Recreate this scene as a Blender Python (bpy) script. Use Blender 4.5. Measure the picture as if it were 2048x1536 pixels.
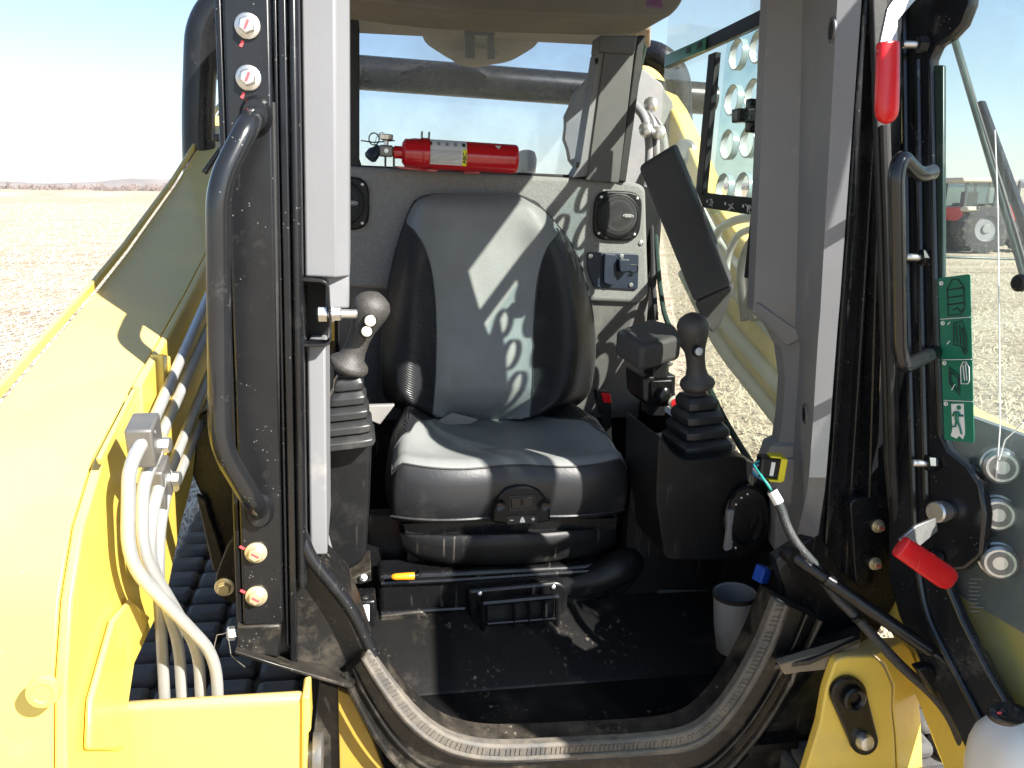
import bpy, bmesh, math, random
from math import sin, cos, radians, pi, sqrt, atan2
from mathutils import Vector, Matrix
random.seed(7)
scene = bpy.context.scene
for o in list(bpy.data.objects): bpy.data.objects.remove(o)
COL = scene.collection
# ------------------------------------------------------------ camera, sky, sun, exposure
CAMZ = 1.65; PITCH = radians(13.35); FPX = 1593.0
cd = bpy.data.cameras.new('camera'); cam = bpy.data.objects.new('camera', cd); COL.objects.link(cam)
cd.sensor_width = 36.0; cd.lens = FPX/2048*36.0; cd.clip_start = 0.02; cd.clip_end = 9000
cam.location = (0, 0, CAMZ); cam.rotation_euler = (pi/2-PITCH, 0, 0)
scene.camera = cam
SUN_TO = Vector((0.95, -0.80, 0.94)).normalized()
sun_el = math.asin(SUN_TO.z); sun_az = atan2(SUN_TO.x, SUN_TO.y)
world = bpy.data.worlds.new("World"); scene.world = world; world.use_nodes = True
wn = world.node_tree; bg = wn.nodes['Background']
sky = wn.nodes.new('ShaderNodeTexSky'); sky.sky_type = 'NISHITA'; sky.sun_disc = False
sky.sun_elevation = sun_el; sky.sun_rotation = sun_az
sky.air_density = 1.0; sky.dust_density = 0.5; sky.ozone_density = 1.0; sky.altitude = 250
wn.links.new(sky.outputs[0], bg.inputs[0]); bg.inputs[1].default_value = 0.07
sd = bpy.data.lights.new('sun', 'SUN'); sd.energy = 4.9; sd.angle = radians(0.53); sd.color = (1, 0.955, 0.88)
sun = bpy.data.objects.new('sun', sd); COL.objects.link(sun)
sun.rotation_euler = (-SUN_TO).to_track_quat('-Z', 'Y').to_euler(); sun.location = (6, -6, 8)
vs = scene.view_settings; vs.view_transform = 'Standard'; vs.look = 'None'; vs.exposure = 1.65; vs.gamma = 1.0
vs.use_curve_mapping = False
scene.render.engine = 'CYCLES'
scene.cycles.transparent_max_bounces = 16
scene.cycles.max_bounces = 8

# ------------------------------------------------------------ frames: the machine stands yawed and leans a little
PSI = radians(11.0); ROLL = radians(2.6)
U = Vector((cos(PSI)*cos(ROLL), sin(PSI)*cos(ROLL), -sin(ROLL)))
V = Vector((-sin(PSI), cos(PSI), 0)); W = U.cross(V)
CAB = Matrix(((U.x, V.x, W.x, 0), (U.y, V.y, W.y, 0), (U.z, V.z, W.z, CAMZ), (0, 0, 0, 1)))
RT = Vector((1, 0, 0)); FW = Vector((0, cos(PITCH), -sin(PITCH))); UP = Vector((0, sin(PITCH), cos(PITCH)))
def ray(x, y):
    d = RT*((x-1024)/FPX) + UP*((768-y)/FPX) + FW
    return Vector((d.dot(U), d.dot(V), d.dot(W)))
def PX(x, y, v):                 # point of the machine frame on the plane v = const
    d = ray(x, y); return d*(v/d.y)
def PU(x, y, u):                 # ... on the plane u = const
    d = ray(x, y); return d*(u/d.x)
def PW(x, y, w):
    d = ray(x, y); return d*(w/d.z)
DA = radians(78); DN = Vector((sin(DA), cos(DA), 0)); DO = Vector((0.93, 1.12, 0)); DT = Vector((cos(DA), -sin(DA), 0))
def PD(x, y, off=0.0):           # ... on the plane of the open door (off: metres towards the viewer)
    d = ray(x, y); return d*((DN.dot(DO)-off)/DN.dot(d))
def GP(x, y):                    # world ground point
    d = RT*((x-1024)/FPX) + UP*((768-y)/FPX) + FW
    t = -CAMZ/d.z; return Vector((d.x*t, d.y*t, 0))

# ------------------------------------------------------------ materials
MATS = {}
UD0, UD1 = 0.3, 0.65
def pm(name, col, rough=0.5, metal=0.0, var=0.12, vscale=6.0, bump=0.0, bscale=200.0, dust=0.0, dcol=(0.36, 0.29, 0.2),
       dscale=7.0, spec=0.5, coat=0.0, specks=0.0, wave=None, rvar=0.12, updust=0.0, scratch=0.0):
    m = bpy.data.materials.new(name); m.use_nodes = True; nt = m.node_tree; N = nt.nodes; L = nt.links
    b = N['Principled BSDF']; b.inputs['Metallic'].default_value = metal
    b.inputs['Specular IOR Level'].default_value = spec; b.inputs['Coat Weight'].default_value = coat
    b.inputs['Coat Roughness'].default_value = 0.12
    tc = N.new('ShaderNodeTexCoord'); co = tc.outputs['Object']
    def noise(scale, detail=5, rgh=0.6):
        n = N.new('ShaderNodeTexNoise'); n.inputs['Scale'].default_value = scale; n.inputs['Detail'].default_value = detail
        n.inputs['Roughness'].default_value = rgh; L.new(co, n.inputs['Vector']); return n.outputs['Fac']
    def ramp(src, a, bb):
        r = N.new('ShaderNodeMapRange'); r.inputs[1].default_value = a; r.inputs[2].default_value = bb; L.new(src, r.inputs[0]); return r.outputs[0]
    def math_(op, a, bb):
        r = N.new('ShaderNodeMath'); r.operation = op
        for i, q in enumerate((a, bb)):
            if isinstance(q, (int, float)): r.inputs[i].default_value = q
            else: L.new(q, r.inputs[i])
        return r.outputs[0]
    def mixc(f, a, bb):
        r = N.new('ShaderNodeMix'); r.data_type = 'RGBA'
        if isinstance(f, (int, float)): r.inputs[0].default_value = f
        else: L.new(f, r.inputs[0])
        for i, q in ((6, a), (7, bb)):
            if isinstance(q, tuple): r.inputs[i].default_value = (*q, 1)
            else: L.new(q, r.inputs[i])
        return r.outputs[2]
    n1 = noise(vscale)
    lo = tuple(c*(1-var) for c in col); hi = tuple(min(1, c*(1+var)) for c in col)
    c = mixc(ramp(n1, 0.3, 0.7), lo, hi)
    rr = math_('ADD', math_('MULTIPLY', math_('SUBTRACT', noise(vscale*2.3), 0.5), rvar*2), rough)
    if dust > 0:
        d = math_('MULTIPLY', ramp(noise(dscale, 8, 0.68), 0.62-dust*0.32, 0.86), 0.85)
        if updust > 0:
            g = N.new('ShaderNodeNewGeometry'); sx = N.new('ShaderNodeSeparateXYZ'); L.new(g.outputs['Normal'], sx.inputs[0])
            d = math_('MAXIMUM', d, math_('MULTIPLY', ramp(sx.outputs[2], 0.45, 1.0), math_('MULTIPLY', ramp(noise(dscale*2.2, 6), UD0, UD1), updust)))
        c = mixc(d, c, dcol); rr = math_('ADD', rr, math_('MULTIPLY', d, 0.45))
    if specks > 0:
        vo = N.new('ShaderNodeTexVoronoi'); vo.inputs['Scale'].default_value = 170; L.new(co, vo.inputs['Vector'])
        s = math_('MULTIPLY', math_('LESS_THAN', vo.outputs['Distance'], 0.17), math_('GREATER_THAN', noise(31, 2), 0.66-specks*0.08))
        c = mixc(math_('MULTIPLY', s, 0.4), c, (0.3, 0.29, 0.27)); rr = math_('ADD', rr, math_('MULTIPLY', s, 0.4))
    if scratch > 0:
        mp = N.new('ShaderNodeMapping'); mp.inputs['Scale'].default_value = (90, 90, 6); L.new(co, mp.inputs['Vector'])
        ns = N.new('ShaderNodeTexNoise'); ns.inputs['Scale'].default_value = 1.0; ns.inputs['Detail'].default_value = 6; L.new(mp.outputs[0], ns.inputs['Vector'])
        s = math_('MULTIPLY', ramp(ns.outputs['Fac'], 0.6, 0.72), math_('MULTIPLY', ramp(noise(9, 4), 0.5, 0.62), scratch))
        c = mixc(s, c, (0.33, 0.29, 0.23)); rr = math_('ADD', rr, math_('MULTIPLY', s, 0.3))
    L.new(c, b.inputs['Base Color'])
    cl = N.new('ShaderNodeClamp'); L.new(rr, cl.inputs[0]); cl.inputs[1].default_value = 0.04; L.new(cl.outputs[0], b.inputs['Roughness'])
    h = None
    if wave:
        sc, direction, ws = wave
        mp = N.new('ShaderNodeMapping'); mp.inputs['Rotation'].default_value = direction; L.new(co, mp.inputs['Vector'])
        wv = N.new('ShaderNodeTexWave'); wv.wave_type = 'BANDS'; wv.bands_direction = 'Z'; wv.inputs['Scale'].default_value = sc
        wv.inputs['Distortion'].default_value = 0.6; wv.inputs['Detail'].default_value = 1; L.new(mp.outputs[0], wv.inputs['Vector'])
        bw = N.new('ShaderNodeBump'); bw.inputs['Strength'].default_value = ws; bw.inputs['Distance'].default_value = 0.002
        L.new(wv.outputs['Fac'], bw.inputs['Height']); h = bw
    if bump > 0:
        bp = N.new('ShaderNodeBump'); bp.inputs['Strength'].default_value = bump; bp.inputs['Distance'].default_value = 0.002
        L.new(noise(bscale, 3), bp.inputs['Height'])
        if h: L.new(h.outputs[0], bp.inputs['Normal'])
        h = bp
    if h: L.new(h.outputs[0], b.inputs['Normal'])
    MATS[name] = m; return m
def glass(name, tint, dirt=0.12, dscale=9.0, dcol=(0.5, 0.5, 0.45), refl=1.0):
    m = bpy.data.materials.new(name); m.use_nodes = True; nt = m.node_tree; N = nt.nodes; L = nt.links
    N.remove(N['Principled BSDF']); out = N['Material Output']
    tr = N.new('ShaderNodeBsdfTransparent'); tr.inputs[0].default_value = (*tint, 1)
    gl = N.new('ShaderNodeBsdfGlossy'); gl.inputs['Roughness'].default_value = 0.03
    lw = N.new('ShaderNodeLayerWeight'); lw.inputs[0].default_value = 0.5
    fp = N.new('ShaderNodeMath'); fp.operation = 'POWER'; fp.inputs[1].default_value = 5.0; L.new(lw.outputs['Facing'], fp.inputs[0])
    fm = N.new('ShaderNodeMath'); fm.operation = 'MULTIPLY_ADD'; fm.inputs[1].default_value = 0.5*refl; fm.inputs[2].default_value = 0.03*refl; L.new(fp.outputs[0], fm.inputs[0])
    m1 = N.new('ShaderNodeMixShader'); L.new(fm.outputs[0], m1.inputs[0]); L.new(tr.outputs[0], m1.inputs[1]); L.new(gl.outputs[0], m1.inputs[2])
    df = N.new('ShaderNodeBsdfDiffuse'); df.inputs[0].default_value = (*dcol, 1)
    tl = N.new('ShaderNodeBsdfTranslucent'); tl.inputs[0].default_value = (*dcol, 1)
    md = N.new('ShaderNodeMixShader'); md.inputs[0].default_value = 0.4; L.new(df.outputs[0], md.inputs[1]); L.new(tl.outputs[0], md.inputs[2])
    tc = N.new('ShaderNodeTexCoord')
    ns = N.new('ShaderNodeTexNoise'); ns.inputs['Scale'].default_value = dscale; ns.inputs['Detail'].default_value = 8; ns.inputs['Roughness'].default_value = 0.65
    L.new(tc.outputs['Object'], ns.inputs['Vector'])
    n2 = N.new('ShaderNodeTexNoise'); n2.inputs['Scale'].default_value = 240; n2.inputs['Detail'].default_value = 2; L.new(tc.outputs['Object'], n2.inputs['Vector'])
    r1 = N.new('ShaderNodeMapRange'); r1.inputs[1].default_value = 0.0; r1.inputs[2].default_value = 1.0; r1.inputs[4].default_value = dirt*2.0; L.new(ns.outputs['Fac'], r1.inputs[0])
    r2 = N.new('ShaderNodeMapRange'); r2.inputs[1].default_value = 0.66; r2.inputs[2].default_value = 0.74; r2.inputs[4].default_value = 0.35; L.new(n2.outputs['Fac'], r2.inputs[0])
    ad = N.new('ShaderNodeMath'); ad.operation = 'MAXIMUM'; L.new(r1.outputs[0], ad.inputs[0])
    mu = N.new('ShaderNodeMath'); mu.operation = 'MULTIPLY'; L.new(r2.outputs[0], mu.inputs[0]); mu.inputs[1].default_value = min(1, dirt*4); L.new(mu.outputs[0], ad.inputs[1])
    m2 = N.new('ShaderNodeMixShader'); L.new(ad.outputs[0], m2.inputs[0]); L.new(m1.outputs[0], m2.inputs[1]); L.new(md.outputs[0], m2.inputs[2])
    L.new(m2.outputs[0], out.inputs[0]); MATS[name] = m; return m

BLK = pm('black_paint', (0.0085, 0.009, 0.0105), 0.27, var=0.35, dust=0.10, dcol=(0.05, 0.049, 0.047), dscale=11, specks=0.7, spec=0.4, scratch=0.15, bump=0.05, bscale=60)
BLKCLEAN = pm('black_gloss_paint', (0.012, 0.013, 0.015), 0.2, var=0.3, dust=0.12, dcol=(0.12, 0.12, 0.11), spec=0.55, specks=0.5)
BLKDIRT = pm('scuffed_black_paint', (0.009, 0.0088, 0.0085), 0.38, var=0.3, dust=0.45, dcol=(0.16, 0.132, 0.096), dscale=14, updust=0.35, scratch=0.7, specks=0.6, bump=0.15, bscale=90)
SEAL = pm('dusty_rubber_seal', (0.06, 0.06, 0.06), 0.6, var=0.25, dust=0.85, dcol=(0.27, 0.225, 0.165), dscale=18, updust=0.5, bump=0.4, bscale=260)
RUB = pm('black_rubber', (0.011, 0.011, 0.011), 0.6, var=0.3, dust=0.3, dcol=(0.09, 0.082, 0.07), bump=0.2, bscale=180)
TRACKM = pm('track_rubber', (0.07, 0.07, 0.073), 0.75, var=0.3, dust=0.5, dcol=(0.14, 0.125, 0.1), dscale=14, bump=0.5, bscale=120)
PLA = pm('black_plastic', (0.008, 0.0083, 0.009), 0.42, var=0.2, dust=0.10, dcol=(0.035, 0.033, 0.03), spec=0.3, bump=0.22, bscale=520, scratch=0.3)
PLG = pm('glossy_black_plastic', (0.006, 0.006, 0.0068), 0.28, var=0.2, dust=0.12, dcol=(0.05, 0.043, 0.036), spec=0.45, bump=0.05, bscale=120, scratch=0.4)
GRIP = pm('grip_plastic', (0.05, 0.047, 0.044), 0.46, var=0.6, vscale=420, bump=0.55, bscale=430, dust=0.1, dcol=(0.14, 0.12, 0.1))
ARMB = pm('armrest_foam', (0.045, 0.043, 0.042), 0.62, var=0.18, bump=0.6, bscale=480, specks=0.35, dust=0.15, dcol=(0.12, 0.11, 0.1))
TRIM = pm('grey_trim_plastic', (0.178, 0.181, 0.190), 0.5, var=0.05, bump=0.18, bscale=620, dust=0.12, dcol=(0.4, 0.37, 0.32), rvar=0.05)
DTRIM = pm('dark_trim_plastic', (0.085, 0.083, 0.083), 0.5, var=0.1, bump=0.2, bscale=600, dust=0.15, dcol=(0.2, 0.18, 0.15))
HEAD = pm('headliner_foam', (0.15, 0.138, 0.118), 0.8, var=0.12, bump=0.3, bscale=400, dust=0.15, dcol=(0.16, 0.13, 0.1))
FELT = pm('grey_felt', (0.23, 0.23, 0.225), 0.9, var=0.2, vscale=300, bump=0.9, bscale=420, spec=0.15, dust=0.12, dcol=(0.3, 0.27, 0.22))
SGREY = pm('grey_vinyl', (0.19, 0.198, 0.194), 0.5, var=0.1, vscale=9, bump=0.3, bscale=260, dust=0.15, dcol=(0.22, 0.21, 0.19), dscale=5)
SRIB = pm('ribbed_black_vinyl', (0.018, 0.0188, 0.021), 0.36, var=0.15, bump=0.1, bscale=300, wave=(62, (0, radians(-28), 0), 0.8), dust=0.1, dcol=(0.07, 0.07, 0.065))
SBLK = pm('black_leather', (0.017, 0.0178, 0.02), 0.42, var=0.15, bump=0.16, bscale=130, dust=0.15, dcol=(0.07, 0.068, 0.062))
PIPE = pm('seam_piping', (0.03, 0.03, 0.032), 0.5, bump=0.4, bscale=500)
UD0, UD1 = -0.3, 0.55
YEL = pm('yellow_paint', (0.80, 0.585, 0.105), 0.3, var=0.05, vscale=3, dust=0.2, dcol=(0.50, 0.40, 0.21), dscale=4, updust=0.7, scratch=0.35, spec=0.5, coat=0.25, rvar=0.05, bump=0.03, bscale=40, specks=0.15)  # dust tint also paints in blown sunlight and sky sheen on top faces
UD0, UD1 = 0.3, 0.65
RED = pm('red_vinyl_grip', (0.62, 0.012, 0.016), 0.25, var=0.06, rvar=0.05, scratch=0.25)
REDP = pm('red_enamel', (0.50, 0.008, 0.014), 0.2, var=0.06, coat=0.4, rvar=0.04)
ZINC = pm('zinc_steel', (0.62, 0.62, 0.60), 0.32, metal=0.9, var=0.12, vscale=40, dust=0.2, dcol=(0.4, 0.36, 0.3), dscale=20)
TUBEM = pm('galvanized_tube', (0.52, 0.53, 0.52), 0.36, metal=0.55, var=0.1, vscale=20, dust=0.25, dcol=(0.55, 0.52, 0.44), dscale=9)
CLAMP = pm('clamp_steel', (0.2, 0.195, 0.185), 0.4, metal=0.6, var=0.15, dust=0.3, dcol=(0.3, 0.26, 0.2), dscale=20)
GOLD = pm('yellow_zinc', (0.68, 0.6, 0.40), 0.34, metal=0.7, var=0.15, vscale=30, dust=0.3, dcol=(0.55, 0.5, 0.4), dscale=22)
MARK = pm('red_paint_mark', (0.72, 0.07, 0.08), 0.6)
WHITE = pm('white_plastic', (0.72, 0.71, 0.68), 0.35, var=0.05, dust=0.12, dcol=(0.5, 0.46, 0.38))
WPRINT = pm('white_print', (0.78, 0.78, 0.76), 0.5, var=0.04)
SILVERP = pm('label_foil', (0.62, 0.63, 0.64), 0.4, var=0.06)
GPRINT = pm('grey_print', (0.25, 0.25, 0.26), 0.6)
BPRINT = pm('black_print', (0.015, 0.015, 0.015), 0.5)
YLAB = pm('yellow_label', (0.82, 0.78, 0.03), 0.45, var=0.04)
GREEN = pm('green_decal', (0.012, 0.17, 0.10), 0.35, var=0.06)
DGREEN = pm('dark_green_edge', (0.022, 0.042, 0.034), 0.3, var=0.2, dust=0.2, dcol=(0.15, 0.15, 0.12))
ORANGE = pm('orange_knob', (0.85, 0.28, 0.01), 0.35, var=0.05)
BLUE = pm('blue_connector', (0.012, 0.07, 0.42), 0.4, var=0.08)
CREAM = pm('cream_button', (0.62, 0.58, 0.48), 0.4, var=0.06)
YCON = pm('yellow_connector', (0.72, 0.60, 0.02), 0.45, var=0.06)
NAVY = pm('navy_plate', (0.018, 0.026, 0.045), 0.4, var=0.2, dust=0.15, dcol=(0.1, 0.1, 0.1))
GCUP = pm('grey_cup_plastic', (0.21, 0.21, 0.215), 0.55, var=0.06, bump=0.2, bscale=500)
CABLE = pm('braided_sleeve', (0.04, 0.04, 0.041), 0.5, var=0.85, vscale=420, bump=0.9, bscale=330)
GLS = glass('rear_glass', (0.86, 0.90, 0.94), 0.15, 6, (0.5, 0.54, 0.58))
GLS2 = glass('side_glass', (0.92, 0.95, 0.92), 0.085, 8, (0.5, 0.5, 0.42))
GLD = glass('door_glass', (0.90, 0.95, 0.94), 0.07, 6, (0.6, 0.63, 0.62))
GLP = glass('perforated_sheet', (0.72, 0.86, 0.89), 0.06, 5, (0.6, 0.68, 0.7))
RIMM = pm('cut_edge', (0.3, 0.34, 0.35), 0.3, var=0.1)

# ------------------------------------------------------------ mesh building
def fillet(path, d, n=5):
    if d <= 0: return list(path)
    out = [path[0]]
    for i in range(1, len(path)-1):
        p, a, b = path[i], path[i-1], path[i+1]
        la, lb = (a-p).length, (b-p).length; k = min(d, la*0.48, lb*0.48)
        s = p+(a-p)*(k/la); e = p+(b-p)*(k/lb)
        for j in range(n+1):
            t = j/n; out.append(s*(1-t)**2 + p*(2*t*(1-t)) + e*t*t)
    out.append(path[-1]); return out
def basis(ax):
    ax = ax.normalized(); h = Vector((0, 0, 1)) if abs(ax.z) < 0.9 else Vector((0, 1, 0))
    a = ax.cross(h).normalized(); b = ax.cross(a).normalized(); return a, b, ax
class MB:
    def __init__(s): s.v = []; s.f = []
    def add(s, vs, fs):
        o = len(s.v); s.v += [Vector(p) for p in vs]; s.f += [tuple(i+o for i in f) for f in fs]; return s
    def prism(s, poly, off):
        n = len(poly); off = Vector(off); vs = [Vector(p) for p in poly]+[Vector(p)+off for p in poly]
        fs = [tuple(range(n)), tuple(range(2*n-1, n-1, -1))]+[((i+1) % n, i, n+i, n+(i+1) % n) for i in range(n)]
        return s.add(vs, fs)
    def px(s, pts, v, dv): return s.prism([PX(x, y, v) for x, y in pts], (0, dv, 0))
    def box(s, lo, hi):
        x0, y0, z0 = lo; x1, y1, z1 = hi
        return s.prism([(x0, y0, z0), (x1, y0, z0), (x1, y0, z1), (x0, y0, z1)], (0, y1-y0, 0))
    def obox(s, c, ax, ay, az, hx, hy, hz):
        c = Vector(c); P = [c+ax*(i*hx)+ay*(-hy)+az*(k*hz) for i, k in ((-1, -1), (1, -1), (1, 1), (-1, 1))]
        return s.prism(P, ay*(2*hy))
    def strip(s, A, B, off):      # band between two polylines, given thickness
        n = len(A); off = Vector(off)
        vs = list(A)+list(B)+[p+off for p in A]+[p+off for p in B]; fs = []
        for i in range(n-1):
            fs += [(i, i+1, n+i+1, n+i), (2*n+i+1, 2*n+i, 3*n+i, 3*n+i+1), (i+1, i, 2*n+i, 2*n+i+1), (n+i, n+i+1, 3*n+i+1, 3*n+i)]
        fs += [(0, n, 3*n, 2*n), (2*n-1, n-1, 3*n-1, 4*n-1)]
        return s.add(vs, fs)
    def ring(s, A, B, off):       # closed frame between two loops
        n = len(A); off = Vector(off); vs = list(A)+list(B)+[p+off for p in A]+[p+off for p in B]; fs = []
        for i in range(n):
            j = (i+1) % n
            fs += [(i, j, n+j, n+i), (2*n+j, 2*n+i, 3*n+i, 3*n+j), (j, i, 2*n+i, 2*n+j), (n+i, n+j, 3*n+j, 3*n+i)]
        return s.add(vs, fs)
    def tube(s, path, r, n=12, fl=0.0, nf=5, flat=1.0, closed=False):
        path = fillet([Vector(p) for p in path], fl, nf); m = len(path)
        rs = r if isinstance(r, (list, tuple)) else [r]*m
        t0 = (path[1]-path[0]).normalized(); a, b, _ = basis(t0); vs = []; prev = t0
        for i, p in enumerate(path):
            if closed: t = (path[(i+1) % m]-path[i-1]).normalized()
            elif i == 0: t = t0
            elif i == m-1: t = (path[i]-path[i-1]).normalized()
            else: t = ((path[i+1]-p).normalized()+(p-path[i-1]).normalized()).normalized()
            ax = prev.cross(t)
            if ax.length > 1e-6:
                q = Matrix.Rotation(prev.angle(t), 3, ax.normalized()); a = q@a; b = q@b
            prev = t
            for k in range(n):
                g = 2*pi*k/n; vs.append(p+a*(cos(g)*rs[min(i, len(rs)-1)])+b*(sin(g)*rs[min(i, len(rs)-1)]*flat))
        fs = []
        for i in range(m if closed else m-1):
            i2 = (i+1) % m
            for k in range(n):
                k2 = (k+1) % n; fs.append((i*n+k, i*n+k2, i2*n+k2, i2*n+k))
        if not closed: fs += [tuple(range(n-1, -1, -1)), tuple((m-1)*n+k for k in range(n))]
        return s.add(vs, fs)
    def lathe(s, prof, o, ax, n=24, sx=1.0, sy=1.0, ab=None, caps=True):   # prof: (radius, distance along axis)
        o = Vector(o); a, b, ax = basis(Vector(ax))
        if ab: a, b = ab
        vs = []; fs = []
        for r, t in prof:
            for k in range(n): g = 2*pi*k/n; vs.append(o+ax*t+a*(cos(g)*r*sx)+b*(sin(g)*r*sy))
        for i in range(len(prof)-1):
            for k in range(n): k2 = (k+1) % n; fs.append((i*n+k, i*n+k2, (i+1)*n+k2, (i+1)*n+k))
        if caps: fs += [tuple(range(n-1, -1, -1)), tuple((len(prof)-1)*n+k for k in range(n))]
        return s.add(vs, fs)
    def grid(s, G):
        r, c = len(G), len(G[0]); return s.add([p for row in G for p in row], [(i*c+j, i*c+j+1, (i+1)*c+j+1, (i+1)*c+j) for i in range(r-1) for j in range(c-1)])
    def hexbolt(s, c, ax, r, head=0.008, fl=0.003):
        a, b, ax = basis(Vector(ax)); c = Vector(c)
        s.lathe([(r*0.98, -0.002), (r, 0), (r, fl*0.6), (r*0.85, fl)], c, ax, 22)
        rot = 0.4
        vs = []
        for (rr, t) in ((r*0.68, fl), (r*0.68, fl+head*0.8), (r*0.58, fl+head)):
            for k in range(6): g = rot+k*pi/3; vs.append(c+ax*t+a*(cos(g)*rr)+b*(sin(g)*rr))
        s.add(vs, [(i*6+k, i*6+(k+1) % 6, (i+1)*6+(k+1) % 6, (i+1)*6+k) for i in range(2) for k in range(6)]+[tuple(12+k for k in range(6))])
        return s
ROOTS = {}
def tag(o, label, cat, group=None):
    o['label'] = label; o['category'] = cat
    if group: o['group'] = group
    return o
def root(name, label, cat, base, group=None, world=False):
    e = bpy.data.objects.new(name, None); COL.objects.link(e); e.empty_display_size = 0.05
    B = Vector(base)
    e.matrix_world = Matrix.Translation(B) if world else CAB@Matrix.Translation(B)
    e['_b'] = list(B); tag(e, label, cat, group); ROOTS[e.name] = B; return e
def base_of(p):
    while p.parent: p = p.parent
    return ROOTS.get(p.name, Vector((0, 0, 0)))
def build(mb, name, mat, parent=None, bevel=0.0, seg=2, sharp=38, base=None, world=False, flip=True, sub=0):
    B = base_of(parent) if parent else Vector(base or (0, 0, 0))
    me = bpy.data.meshes.new(name)
    me.from_pydata([tuple(p-B) for p in mb.v], [], mb.f); me.update()
    bm = bmesh.new(); bm.from_mesh(me)
    if flip: bmesh.ops.recalc_face_normals(bm, faces=bm.faces)
    bm.to_mesh(me); bm.free()
    for p in me.polygons: p.use_smooth = True
    me.set_sharp_from_angle(angle=radians(sharp))
    me.materials.append(mat)
    o = bpy.data.objects.new(name, me); COL.objects.link(o)
    if parent:
        o.parent = parent
    else:
        o.matrix_world = Matrix.Translation(B) if world else CAB@Matrix.Translation(B)
        ROOTS[o.name] = B
    if bevel > 0:
        m = o.modifiers.new('bevel', 'BEVEL'); m.width = bevel; m.segments = seg; m.limit_method = 'ANGLE'; m.angle_limit = radians(35)
        m.harden_normals = False
    if sub:
        m = o.modifiers.new('sub', 'SUBSURF'); m.levels = sub; m.render_levels = sub
    return o
def text(body, name, mat, parent, c, right, up, size, bold=0.0, extr=0.0004, sx=1.0):
    cu = bpy.data.curves.new('t', 'FONT'); cu.body = body; cu.size = 1.0; cu.align_x = 'CENTER'; cu.align_y = 'CENTER'
    cu.offset = bold; cu.resolution_u = 2
    ob = bpy.data.objects.new('t', cu); COL.objects.link(ob)
    dg = bpy.context.evaluated_depsgraph_get(); dg.update(); me = ob.evaluated_get(dg).to_mesh()
    vs = [p.co.copy() for p in me.vertices]; fs = [tuple(p.vertices) for p in me.polygons]
    bpy.data.objects.remove(ob); bpy.data.curves.remove(cu)
    right = right.normalized(); up = (up-right*up.dot(right)).normalized()
    mb = MB(); mb.add([Vector(c)+right*(p.x*size*sx)+up*(p.y*size) for p in vs], fs)
    return build(mb, name, mat, parent, flip=False)
EU, EV, EW = Vector((1, 0, 0)), Vector((0, 1, 0)), Vector((0, 0, 1))
def lerp(a, b, t): return a+(b-a)*t
def interp(tab, t):
    if t <= tab[0][0]: return tab[0][1]
    for (a, x), (b, y) in zip(tab, tab[1:]):
        if t <= b:
            k = (t-a)/(b-a); return x+(y-x)*k
    return tab[-1][1]
def sinterp(tab, t):   # smooth (catmull) version
    n = len(tab)
    if t <= tab[0][0]: return tab[0][1]
    if t >= tab[-1][0]: return tab[-1][1]
    for i in range(n-1):
        if tab[i][0] <= t <= tab[i+1][0]:
            a, b = tab[i], tab[i+1]; h = b[0]-a[0]; k = (t-a[0])/h
            ma = (b[1]-tab[i-1][1])/(b[0]-tab[i-1][0]) if i > 0 else (b[1]-a[1])/h
            mb_ = (tab[i+2][1]-a[1])/(tab[i+2][0]-a[0]) if i < n-2 else (b[1]-a[1])/h
            return (2*k**3-3*k*k+1)*a[1]+(k**3-2*k*k+k)*h*ma+(-2*k**3+3*k*k)*b[1]+(k**3-k*k)*h*mb_
def structure(o): o['kind'] = 'structure'; return o

exec_order = []
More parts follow.
